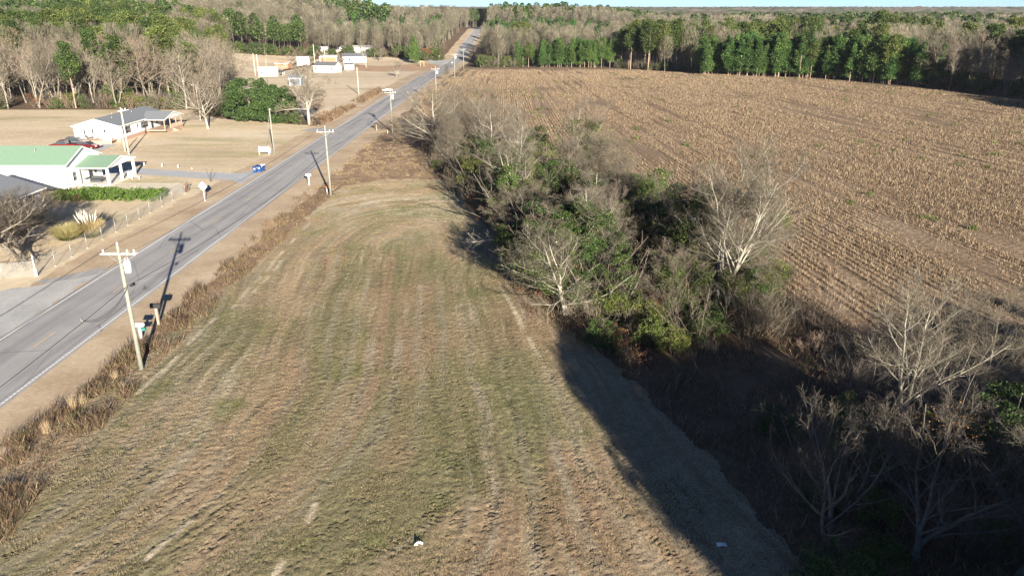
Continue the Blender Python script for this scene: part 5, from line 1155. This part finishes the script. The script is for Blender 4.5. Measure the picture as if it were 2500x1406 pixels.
h = small('white_cottage', 'small rounded white shed behind the blue grey shed', 741, 160, R(24), 6.2, 5, 2.3, 4.2, 'white', 'metalroof', [(-2, 1.2, .8, .9), (2, 1.2, .8, .9)])
h = small('brown_shed', 'open fronted brown board shed with a white frame', 802, 156, R(-6), 9.5, 5, 3.6, 4.3, 'wood', 'metalroof')
for q in (-4.7, 4.7): MB().box(q - .15, q + .15, -.2, -.02, 0, 3.6).build('frame_post', M['trim'], h.r)
MB().box(-4.7, 4.7, -.2, -.02, 3.4, 3.65).build('frame_beam', M['trim'], h.r)
h = small('low_tan_shed', 'long low tan shed with a flat pale roof behind the brown shed', 800, 137, R(0), 18, 8, 3.0, 3.6, 'deck', 'metalroof', [(-4, 1, 2, 1), (3, 1, 2, 1)])
h = small('leaning_white_shed', 'white sheet metal shed with a slanting roof behind the tall pale pole', 782, 136, R(12), 9, 7, 3.4, 5.0, 'trim', 'metalroof')
small('white_outbuilding', 'little grey white outbuilding in the dark of the lot, right of the nearer white house', 852, 172, R(0), 4.0, 3.5, 2.4, 3.2, 'white', 'roofd', [(0, 1, .7, .8)])
xw, yw = -117, 147
h = House('white_shed', 'white shed cut by the left edge of the photo beside the porch house', -117.2, 149.5, 0); h.body(-4, 0, 0, 4, 0, 2.4, 3.2, 'white', 'metalroof')
h.door('x+', 2, 0, 0, 'trim')

# ------------------------------------------------------------ poles, wires
PG = 'utility poles along the road'
POLES = [(-28.0, 50.0, 9.9), (-26.6, 106.1, 9.9), (-26.5, 165.1, 9.3), None, None, None, None]
def px_at(px, Y): return (px - 1250) / 1800. * (Y * math.cos(PITCH) + (CAMH - 9) * math.sin(PITCH))
for i, (px, Y) in enumerate(((1063, 225), (1109, 300), (1131, 372), (1155, 440))): POLES[3 + i] = (px_at(px, Y), Y, 9.9)
labs = ['nearest utility pole with a pale transformer and a double crossarm, rising from the dead weeds', 'second utility pole from the camera with one white crossarm, above the roadside weeds',
        'third utility pole with a pale transformer beside the shadowed road shoulder', 'fourth utility pole with a pale transformer behind the hedgerow twigs', 'fifth utility pole where the far road dips',
        'sixth utility pole beside the dark tree shadow on the far road', 'dark farthest utility pole against the shaded far road']
def utility_pole(i, x, y, h, lab, trans, arm=True, mat='pole'):
    z0 = float(hz(x, y)); r = empty('utility_pole', (x, y, z0), 0, lab, 'utility pole', PG)
    MB().bar((0, 0, -.3), (0, 0, h), .17, .11, 14).build('pole', M[mat], r)
    za = h - .62
    cm = 'ceramic' if mat == 'pole' else 'shutter'
    ins = []
    if arm:
        m_ = MB()
        for q in ((-.12, .12) if i == 0 else (-.12,)): m_.box(-1.28, 1.28, q - .045, q + .045, za - .06, za + .06)
        a_ = m_.build('crossarm', M['armwood' if mat == 'pole' else mat], r)
        for s in (-1, 1): MB().beam((s * .72, -.14, za - .04), (s * .06, -.17, za - .6), .03, .04).build('brace', M['galv'], a_)
        for q in (-1.1, .62, 1.1): ins.append((q, 0, za + .06))
    ins.append((0, 0, h - .02))
    for q in ins:
        m_ = MB().bar(q, (q[0], q[1], q[2] + .1), .03, n=8).bar((q[0], q[1], q[2] + .1), (q[0], q[1], q[2] + .15), .09, .08, 10).bar((q[0], q[1], q[2] + .15), (q[0], q[1], q[2] + .2), .055, .05, 10).bar((q[0], q[1], q[2] + .2), (q[0], q[1], q[2] + .25), .08, .05, 10)
        m_.build('insulator', M[cm], r)
    if trans:
        zt = h - 2.0; m_ = MB().bar((.5, -.1, zt), (.5, -.1, zt + .82), .24, n=16).bar((.5, -.1, zt + .82), (.5, -.1, zt + .9), .26, .16, 16)
        t_ = m_.build('transformer', M['trans'], r)
        MB().box(.1, .3, -.16, -.04, zt + .15, zt + .25).box(.1, .3, -.16, -.04, zt + .6, zt + .7).build('bracket', M['galv'], t_)
        for q in (.42, .6): MB().bar((q, -.1, zt + .88), (q, -.1, zt + 1.12), .04, .025, 8).build('bushing', M['ceramic'], t_)
        MB().bar((.72, -.2, zt + .5), (.72, -.2, zt + .95), .035).build('arrester', M['ceramic'], t_)
    return r
for i, (x, y, h) in enumerate(POLES): utility_pole(i, x, y, h, labs[i], i in (0, 2, 3, 4), True, 'pole' if i < 6 else 'shutter')
def tubeline(name, pts, r_, mat, parent=None, S=4):
    P = np.array(pts, float)[None]; V, F = tubes(P, np.full((1, len(pts)), r_), S); return link(name, npmesh(name, V, F, [mat]), parent)
def sag(a, b, s, n=26):
    a = np.array(a); b = np.array(b); return [tuple(a + (b - a) * t - np.array([0, 0, s * 4 * t * (1 - t)])) for t in np.linspace(0, 1, n)]
PP = [(-29.4, -8, 9.9)] + POLES
names = ((-1.1, -.37, 'outer', .7), (1.1, -.37, 'inner', .7), (0, .22, 'top', .7))
for dx, dz, nm_, s in names:
    pts = []
    for a, b in zip(PP[:-1], PP[1:]): pts += sag((a[0] + dx, a[1], a[2] + dz + float(hz(a[0], a[1]))), (b[0] + dx, b[1], b[2] + dz + float(hz(b[0], b[1]))), s)[:-1]
    tag(tubeline('power_line', pts, .012, M['cable']), {'outer': 'thin power line on the road side end of the crossarms', 'inner': 'thin power line on the field side end of the crossarms', 'top': 'thin power line over the tops of the utility poles'}[nm_], 'wire', 'power lines along the road')
pts = []
for a, b in zip(PP[:-1], PP[1:]): pts += sag((a[0] + .2, a[1], 6.85 + float(hz(a[0], a[1]))), (b[0] + .2, b[1], 6.85 + float(hz(b[0], b[1]))), 1.0, 40)[:-1]
tag(tubeline('telephone_cable', pts, .022, M['cable']), 'dark telephone cable strung low along the utility poles', 'wire')
tag(MB().bar((-27.76, 50.35, 6.72), (-27.74, 50.75, 6.7), .11, .11, 12).bar((-27.74, 50.75, 6.7), (-27.74, 50.8, 6.7), .06, .06).build('splice_case', M['black']), 'black splice case on the telephone cable beside the nearest pole', 'splice case')
a = np.array([-27.9, 50.0, 6.75]); b = np.array([-28.35, 44.8, 6.35])
for k, (dz, nm_) in enumerate(((.95, 'outer loop of slack black cable hanging beside the nearest pole'), (.75, 'inner loop of slack black cable hanging beside the nearest pole'))):
    pts = [tuple(a + (b - a) * t + np.array([.05 * k, 0, -dz * math.sin(math.pi * t) ** .8 + .0])) for t in np.linspace(0, 1, 24)]
    tag(tubeline('cable_loop', pts, .015, M['cable'], S=5), nm_, 'cable', 'slack cable loops')
tag(MB().bar((-28.36, 44.9, 6.45), (-28.36, 44.7, 6.2), .02).bar((-28.36, 44.7, 6.2), (-28.3, 44.55, 6.5), .02).bar((-28.3, 44.55, 6.5), (-28.36, 44.9, 6.45), .02).build('snowshoe', M['galv']), 'small wire bracket that holds the slack cable over the road', 'bracket')
def plain_pole(px, py, h, lab, mat='polep', rad=.13, guy=None, lamp=False, top=False, name='service_pole'):
    x, y = at(px, py); z = float(hz(x, y)); r = empty(name, (x, y, z), 0, lab, 'pole')
    MB().bar((0, 0, -.3), (0, 0, h), rad, rad * .75, 12).build('pole', M[mat], r)
    if top: MB().box(-.3, .3, -.05, .05, h - .35, h - .27).bar((.25, 0, h - .27), (.25, 0, h - .1), .04).build('bracket', M['pole'], r)
    if guy: MB().bar((0, 0, h - .4), guy, .018).build('guy_wire', M['galv'], r)
    if lamp: MB().bar((0, 0, h - .2), (-.8, -.2, h + .05), .03).build('lamp_arm', M['galv'], r); MB().bar((-.8, -.2, h - .08), (-.8, -.2, h + .08), .14, .08, 10).build('lamp_head', M['trans'], r)
    return r
plain_pole(315, 378, 8.7, 'pale service pole in front of the white porch house', rad=.16)
x, y = at(312, 374)
plain_pole(306, 371, 4.6, 'shorter pale stub pole tied against the service pole at the porch house', rad=.13, name='stub_pole')
plain_pole(670, 378, 8.6, 'green topped service pole with a guy wire by the white board sign', 'pole', .15, (-1.9, .9, 0), top=True)
plain_pole(490, 295, 8.5, 'pale yard light pole behind the pale bare yard tree', rad=.14, lamp=True, name='light_pole')
plain_pole(634, 201, 10, 'right one of two pale poles by the wide white shed', rad=.2)
plain_pole(624, 187, 9.2, 'left one of two pale poles by the wide white shed', rad=.2)
plain_pole(655, 205, 12.5, 'slim dark grey mast in front of the wide white shed', 'galv', .07, name='mast')
plain_pole(769, 160, 10.5, 'tall pale pole beside the brown shed', rad=.22, guy=(5.5, 2, 0))
plain_pole(795, 160, 9.5, 'thinner pale pole in front of the brown shed', rad=.15)
plain_pole(876, 231, 8.3, 'lone pale pole on the pasture between the sheds and the road', rad=.17)

# ------------------------------------------------------------ fence
FG = 'chain link fence posts'
r = empty('chain_link_fence', (-48.6, 70.6, 0), 0, 'chain link fence with angled top posts in front of the grey roofed house', 'fence')
def loc(p): return (p[0] + 48.6, p[1] - 70.6, p[2])
fx = -48.6; ysf = [74.3, 77.4, 80.6, 83.9, 87.1, 90.1, 93.2, 96.2, 99.8, 103.2, 107.6]
mm, nn_, bb, oo = newmat('chain_link_mesh'); mm.blend_method = 'HASHED' if hasattr(mm, 'blend_method') else None
tcn = pos(nn_); sx = nd(nn_, 'ShaderNodeSeparateXYZ', {0: tcn}).outputs
def lat_(sgn):
    s1 = nd(nn_, 'ShaderNodeMath', {0: sx[0], 1: sx[1]}, operation='ADD').outputs[0]
    s2 = nd(nn_, 'ShaderNodeMath', {0: s1, 1: sx[2]}, operation='ADD' if sgn > 0 else 'SUBTRACT').outputs[0]
    s3 = nd(nn_, 'ShaderNodeMath', {0: s2, 1: 14.}, operation='MULTIPLY').outputs[0]; s4 = nd(nn_, 'ShaderNodeMath', {0: s3}, operation='FRACT').outputs[0]
    return nd(nn_, 'ShaderNodeMath', {0: s4, 1: .09}, operation='LESS_THAN').outputs[0]
mx_ = nd(nn_, 'ShaderNodeMath', {0: lat_(1), 1: lat_(-1)}, operation='MAXIMUM').outputs[0]
bb.inputs['Base Color'].default_value = (.55, .55, .53, 1); bb.inputs['Metallic'].default_value = .4; bb.inputs['Roughness'].default_value = .5
tr_ = nd(nn_, 'ShaderNodeBsdfTransparent'); ms = nd(nn_, 'ShaderNodeMixShader', {0: mx_}); nn_.links.new(tr_.outputs[0], ms.inputs[1]); nn_.links.new(bb.outputs[0], ms.inputs[2]); nn_.links.new(ms.outputs[0], oo.inputs[0])
pts = [(fx, y) for y in ysf]
run = [(-68.0, 108.2), (-62, 108.0), (-56, 107.8), (fx, 107.6)]
for (x, y) in pts:
    m_ = MB().bar(loc((x, y, -.1)), loc((x, y, 1.75)), .028, n=8).bar(loc((x, y, 1.75)), loc((x + .25, y, 2.05)), .02, n=6); m_.build('post', M['galv'], r)
    MB().bar(loc((x, y, -.05)), loc((x, y, .06)), .16, .12, 8).build('footing', M['concpale'], r)
for (x, y) in run[:-1]: MB().bar(loc((x, y, -.1)), loc((x, y, 1.5)), .03, n=8).build('post', M['galv'], r)
low = [(-70, 66.5), (-60.0, 68.5), (-51.6, 70.3), (-48.7, 71.1)]
for (x, y) in low[:-1]: MB().bar(loc((x, y, -.1)), loc((x, y, 1.6)), .035, n=8).build('post', M['galv'], r)
MB().bar(loc((-48.7, 71.1, -.1)), loc((-48.7, 71.1, 2.3)), .05, n=10).build('gate_post', M['trim'], r)
MB().bar(loc((-48.7, 71.1, 0)), loc((-48.7, 71.1, .8)), .15, .12, 12).build('post_sleeve', M['trim'], r)
def rail(a, b, z, rr_=.02): return MB().bar(loc((*a, z)), loc((*b, z)), rr_, n=6)
for ln, z in ((pts, 1.72), (run, 1.48), (low, 1.58), ([(-48.7, 71.1), pts[0]], 1.65)):
    m_ = MB()
    for a, b in zip(ln[:-1], ln[1:]): m_.bar(loc((*a, z)), loc((*b, z)), .02, n=6)
    m_.build('top_rail', M['galv'], r)
    m_ = MB()
    for a, b in zip(ln[:-1], ln[1:]): m_.poly([loc((*a, .03)), loc((*b, .03)), loc((*b, z)), loc((*a, z))])
    m_.build('chain_link', mm, r)
tag(MB().box(-51.5, -51.46, 73.9, 74.5, .7, 1.1).bar((-51.45, 74.2, 0), (-51.45, 74.2, .7), .02).build('notice_board', M['bluegrey']), 'small dark notice board on a stake below the thick trunked tree', 'sign')

# ------------------------------------------------------------ roadside things
x, y = -43.7, 102.6
r = empty('diamond_sign', (x, y, 0), R(-14), 'white diamond road sign seen from its plain back beside the road', 'road sign')
MB().box(-.04, .04, -.03, .03, 0, 2.75).build('post', M['trans'], r)
m_ = MB(); q = .72
A = [m_.bm.verts.new(v) for v in ((-q, -.045, 2.2), (0, -.045, 2.2 - q), (q, -.045, 2.2), (0, -.045, 2.2 + q))]; B = [m_.bm.verts.new((v.co.x, -.035, v.co.z)) for v in A]
m_.bm.faces.new(A); m_.bm.faces.new(B[::-1])
for i in range(4): m_.bm.faces.new((A[i], B[i], B[(i + 1) % 4], A[(i + 1) % 4]))
m_.build('panel', M['trans'], r)
x, y = at(514, 446); r = empty('marker_stakes', (x, y, 0), 0, 'pair of thin dark stakes set in a V beside the gravel driveway', 'stakes')
MB().bar((0, 0, 0), (-.42, .1, 2.1), .035, n=6).build('stake', M['shutter'], r); MB().bar((.08, 0, 0), (.55, .1, 2.1), .035, n=6).build('stake', M['shutter'], r)
for px, py, lab in ((352, 404, 'short wooden stump nearest the hall porch in the row by the driveway'), (396, 407, 'short wooden stump second from the hall in the row by the driveway'), (435, 410, 'short wooden stump third from the hall in the row by the driveway'), (468, 413, 'flat wooden stump farthest from the hall in the row by the driveway')):
    x, y = at(px, py); o = MB().bar((0, 0, -.05), (.03, 0, .5 if px < 460 else .2), .17, .14, 12).build('stump', M['polep'], None, .01); o.location = (x, y, 0); tag(o, lab, 'stump', 'stumps by the driveway')
# white board sign by the green topped pole; its lettering cannot be read
x, y = at(648, 379); r = empty('board_sign', (x, y, 0), R(0), 'white board sign with dark lettering below, folded round beside the green topped pole', 'sign')
MB().box(-1.15, .75, -.05, 0, .55, 1.5).build('panel', M['sign'], r); MB().beam((.78, -.03, 1.0), (1.35, -1.1, 1.0), .05, 1.15).build('side_panel', M['sign'], r)
for q in (-1.1, .7): MB().box(q - .05, q + .05, .01, .1, 0, 1.6).build('post', M['trim'], r)
m_ = MB(); rg_ = np.random.RandomState(4); u = -.9
for wd in (.10, .14, .09, .12, .16, .10, .13, .09, .12):
    for j in range(2): m_.box(u + j * wd * .45, u + j * wd * .45 + .035, -.062, -.052, .62, .62 + rg_.uniform(.10, .17))
    m_.box(u, u + wd * .6, -.062, -.052, .68, .71); u += wd + .05
m_.build('lettering', M['shutter'], r)
def bin_(x, y, rz, lab, lid='bin'):
    r = empty('trash_bin', (x, y, 0), rz, lab, 'trash bin', 'blue trash bins'); m_ = MB(); bm = m_.bm
    A = [bm.verts.new(v) for v in ((-.25, -.28, .08), (.25, -.28, .08), (.25, .24, .08), (-.25, .24, .08))]; B = [bm.verts.new(v) for v in ((-.31, -.38, 1.0), (.31, -.38, 1.0), (.31, .32, 1.0), (-.31, .32, 1.0))]
    bm.faces.new(A[::-1]); bm.faces.new(B)
    for i in range(4): bm.faces.new((A[i], A[(i + 1) % 4], B[(i + 1) % 4], B[i]))
    m_.build('body', M['bin'], r, .02)
    m_ = MB(); A = [(-.34, -.42, 1.01), (.34, -.42, 1.01), (.34, .36, 1.01), (-.34, .36, 1.01)]; v = [m_.bm.verts.new(a) for a in A] + [m_.bm.verts.new((a[0] * .9, a[1] * .9, 1.1 if a[1] < 0 else 1.14)) for a in A]
    for f in ((0, 3, 2, 1), (4, 5, 6, 7), (0, 1, 5, 4), (1, 2, 6, 5), (2, 3, 7, 6), (3, 0, 4, 7)): m_.bm.faces.new([v[i] for i in f])
    m_.build('lid', M[lid], r)
    MB().bar((-.3, .42, .95), (.3, .42, .95), .02).build('handle', M['bin'], r)
    for s in (-1, 1): MB().bar((s * .27, .24, .12), (s * .33, .24, .12), .12, n=12).build('wheel', M['black'], r)
    MB().box(-.12, .12, -.365, -.352, .72, .88).build('sticker', M['sign'], r)
bin_(-42.9, 122.0, .2, 'blue trash bin nearest the camera at the end of the driveway'); bin_(-42.3, 122.6, .1, 'blue trash bin second in the row by the road'); bin_(-42.75, 123.1, -.1, 'blue trash bin third in the row by the road'); bin_(-42.15, 123.7, -.2, 'blue trash bin farthest in the row by the road, with a white lid', 'sign')
def mailbox(x, y, rz, lab, mat='black', post='deck', extra=None, h=1.05, s=1.):
    r = empty('mailbox', (x, y, float(hz(x, y))), rz, lab, 'mailbox', 'mailboxes by the road'); r.scale = (s, s, s)
    MB().box(-.06, .06, -.06, .06, -.1, h).build('post', M[post], r)
    prof = [(-.11, h), (.11, h), (.11, h + .14), (.085, h + .21), (.03, h + .25), (-.03, h + .25), (-.085, h + .21), (-.11, h + .14)]
    b_ = MB().prism(prof, -.28, .28).build('box', M[mat], r); MB().prism([(p_[0] * 1.08, p_[1]) for p_ in prof], -.3, -.283).build('door', M[mat], b_)
    MB().box(.115, .125, -.1, -.06, h + .1, h + .3).build('flag', M['redb'], b_); return r
# two boxes by the nearest pole: heavy black one, and a white post box with a green tube
mb0 = mailbox(-30.55, 58.6, R(90), 'large black mailbox on a timber post beside the nearest pole', s=1.55)
m2 = mailbox(-30.7, 55.7, R(90), 'white mailbox on a thick white post with a green newspaper tube', 'paper', 'paper', s=1.0); m2.scale = (1.3, 1.3, 1.1)
MB().prism([(.13, .62), (.33, .62), (.33, .82), (.13, .82)], -.26, .26).build('newspaper_tube', M['teal'], m2)
mailbox(-31.6, 113.2, R(90), 'white mailbox beside the second utility pole', 'paper', 'paper', s=1.35)
mailbox(-30.6, 168.5, R(90), 'dark mailbox on a thin post beside the third utility pole', 'shutter', 'deck', s=1.3)
mailbox(*at(1104, 160), R(90), 'tiny white mailbox at the roadside near the fourth pole', 'paper', 'deck', s=1.2)
mailbox(*at(1073, 138), R(90), 'tiny dark mailbox at the mouth of the paved drive', 'shutter', 'trim', s=1.2)
o = MB().bar((0, 0, 0), (0, 0, .95), .05, n=10).build('cable_marker', [M['trim']]); o.location = (-27.25, 106.6, 0); tag(o, 'white cable marker post with an orange cap in the weeds at the second pole', 'marker post')
MB().bar((0, 0, .96), (0, 0, 1.3), .055, .05, 10).build('cap', M['orange'], o)
o = MB().bar((0, 0, 0), (0, 0, .8), .06, n=10).build('marker_post', M['trim']); o.location = (-27.4, 163.9, 0); tag(o, 'short white marker post in the weeds at the third pole', 'marker post')
o = MB().bar((0, 0, 0), (0, 0, .12), .12, n=10).build('culvert_mouth', M['black']); 
bpy.data.objects.remove(o)
# yellow legged roadside stand, small items by the far drive
x, y = at(1031, 163); r = empty('yellow_post_stand', (x, y, float(hz(x, y))), 0, 'small stand with two yellow posts and a dark top beside the dirt drive', 'stand')
for q in (-.9, .9): MB().box(q - .2, q + .2, -.15, .15, 0, 2.2).build('post', M['straw'], r)
MB().box(-1.3, 1.3, -.3, .3, 2.2, 2.8).build('top', M['wood'], r)
x, y = at(946, 226); r = empty('grey_trailer', (x, y, 0), R(-30), 'small pale grey flat trailer parked at the edge of the far road', 'trailer')
MB().box(-1.5, 1.5, -.9, .9, .55, .68).box(-1.5, 1.5, -.9, -.84, .68, .95).box(-1.5, 1.5, .84, .9, .68, .95).build('bed', M['trans'], r)
for s in (-1, 1): MB().bar((0, s * .92, .32), (0, s * 1.1, .32), .32, n=14).build('wheel', M['black'], r)
MB().beam((1.5, 0, .6), (2.6, 0, .5), .08, .08).build('tow_bar', M['shutter'], r)

# ------------------------------------------------------------ vehicles
def wheels(r, L, W, rad, pos_):
    for x in pos_:
        for s in (-1, 1):
            w_ = MB().bar((x, s * (W / 2 - .12), rad), (x, s * (W / 2 + .03), rad), rad, n=20).build('wheel', M['black'], r)
            MB().bar((x, s * (W / 2 + .031), rad), (x, s * (W / 2 + .045), rad), rad * .6, n=14).build('rim', M['galv'], w_)
def side(prof, W, mb_, tuck=0.):
    """car profile in x,z extruded across y"""
    A = [mb_.bm.verts.new((x, -W / 2 + (tuck if z > 1.0 else 0), z)) for x, z in prof]; B = [mb_.bm.verts.new((x, W / 2 - (tuck if z > 1.0 else 0), z)) for x, z in prof]; n = len(prof)
    for i in range(n): mb_.bm.faces.new((A[i], A[(i + 1) % n], B[(i + 1) % n], B[i]))
    mb_.bm.faces.new(A[::-1]); mb_.bm.faces.new(B)
def car(name, lab, cat_, x, y, rz, paint_, L=4.7, W=1.8, low=None, cab=None, glass_off=.03):
    r = empty(name, (x, y, 0), rz, lab, cat_); m_ = MB(); side(low, W, m_); m_.build('body', M[paint_], r, .05)
    m_ = MB(); side(cab, W * .94, m_, .14); m_.build('cabin', M['glass'], r, .03)
    top = [p_ for p_ in cab if p_[1] > 1.15]; x0 = min(p_[0] for p_ in top); x1 = max(p_[0] for p_ in top); zt = max(p_[1] for p_ in top)
    MB().box(x0 - .05, x1 + .05, -W * .47 + .12, W * .47 - .12, zt - .03, zt + .03).build('roof', M[paint_], r, .02)
    for q in (x0 + (x1 - x0) * .5,):
        for s in (-1, 1): MB().beam((q, s * (W * .47 - .01), .85), (q, s * (W * .47 - .13), zt), .04, .08).build('pillar', M[paint_], r)
    wheels(r, L, W, .33, (-L * .30, L * .31))
    for s in (-1, 1):
        MB().box(L / 2 - .05, L / 2 + .01, s * W * .36 - .18, s * W * .36 + .18, .58, .74).build('headlight', M['sign'], r)
        MB().box(-L / 2 - .01, -L / 2 + .05, s * W * .38 - .14, s * W * .38 + .14, .62, .82).build('tail_light', M['redb'], r)
        MB().box(.55, .75, s * (W / 2 + .12) - .1, s * (W / 2 + .12) + .1, .92, 1.04).build('mirror', M[paint_], r)
    MB().box(-L / 2 - .015, -L / 2 + .02, -.26, .26, .45, .6).build('number_plate', M['sign'], r)
    return r
sed_l = [(-2.4, .28), (2.35, .28), (2.42, .5), (2.3, .75), (1.2, .92), (-1.9, .96), (-2.4, .88)]
sed_c = [(-1.75, .95), (1.15, .92), (.35, 1.40), (-.95, 1.43)]
car('red_car', 'dark red sedan parked nose right beside the hall roof', 'car', -83.4, 145.3, R(-8), 'red', 4.8, 1.82, sed_l, sed_c)
suv_l = [(-2.3, .32), (2.3, .32), (2.36, .6), (2.25, .88), (1.2, 1.02), (-2.3, 1.05)]
suv_c = [(-1.95, 1.04), (1.1, 1.02), (.5, 1.62), (-1.7, 1.68)]
car('grey_suv', 'grey dark windowed car parked behind the two red vehicles', 'car', -87.3, 148.6, R(4), 'greycar', 4.6, 1.85, suv_l, suv_c)
r = empty('red_pickup', (-88.0, 145.4, 0), R(180 + 2), 'bright red pickup truck with its white tailgate edge left of the red sedan', 'pickup truck')
m_ = MB(); side([(-2.5, .4), (2.5, .4), (2.55, .85), (1.35, 1.0), (-2.55, 1.0)], 1.85, m_); m_.build('body', M['redb'], r, .04)
m_ = MB(); side([(-.75, 1.0), (1.4, 1.0), (.75, 1.62), (-.55, 1.65)], 1.7, m_, .12); m_.build('cabin', M['glass'], r, .03)
MB().box(-.5, .7, -.68, .68, 1.62, 1.69).build('roof', M['redb'], r, .02)
MB().box(-2.4, -.85, -.75, .75, 1.002, 1.02).build('bed', M['black'], r)
wheels(r, 5, 1.85, .36, (-1.6, 1.65))
for s in (-1, 1): MB().box(2.5, 2.57, s * .68 - .15, s * .68 + .15, .68, .84).build('headlight', M['sign'], r); MB().box(-2.58, -2.54, s * .82 - .08, s * .82 + .08, .6, .95).build('tail_light', M['red'], r)

# litter in the mown field
rg_ = np.random.RandomState(9)
def litter(name, px, py, lab, s, lift):
    x, y = at(px, py); m_ = MB(); nx = 7; V = [[m_.bm.verts.new(((i / (nx - 1) - .5) * s + rg_.uniform(-.03, .03), (j / 4 - .5) * s * .55 + rg_.uniform(-.03, .03), .12 + lift * rg_.rand() * (1 - abs(i - 3) / 4))) for i in range(nx)] for j in range(5)]
    for j in range(4):
        for i in range(nx - 1): m_.bm.faces.new((V[j][i], V[j][i + 1], V[j + 1][i + 1], V[j + 1][i]))
    o = m_.build(name, M['paper']); md = o.modifiers.new('thick', 'SOLIDIFY'); md.thickness = .006
    o.location = (x, y, .03); tag(o, lab, 'litter', 'litter in the mown field')
litter('litter', 1023, 1333, 'crumpled white paper litter in the sunlit mown field', .42, .22)
litter('litter', 1760, 1341, 'flattened white paper litter at the edge of the shade', .5, .06)

# ------------------------------------------------------------ air
if HAZE:
    mh, nh, bh, oh = newmat('haze_air'); nh.nodes.remove(bh)
    pv = nd(nh, 'ShaderNodeVolumePrincipled', {'Color': (.80, .88, 1, 1), 'Density': HAZE, 'Anisotropy': .2}); nh.links.new(pv.outputs[0], oh.inputs['Volume'])
    tag(MB().box(-7000, 7400, -320, 9400, -3.9, 62).build('haze', mh), 'thin pale haze in the air over the whole country', 'haze', kind='stuff')
print('objects', len(COL.objects))
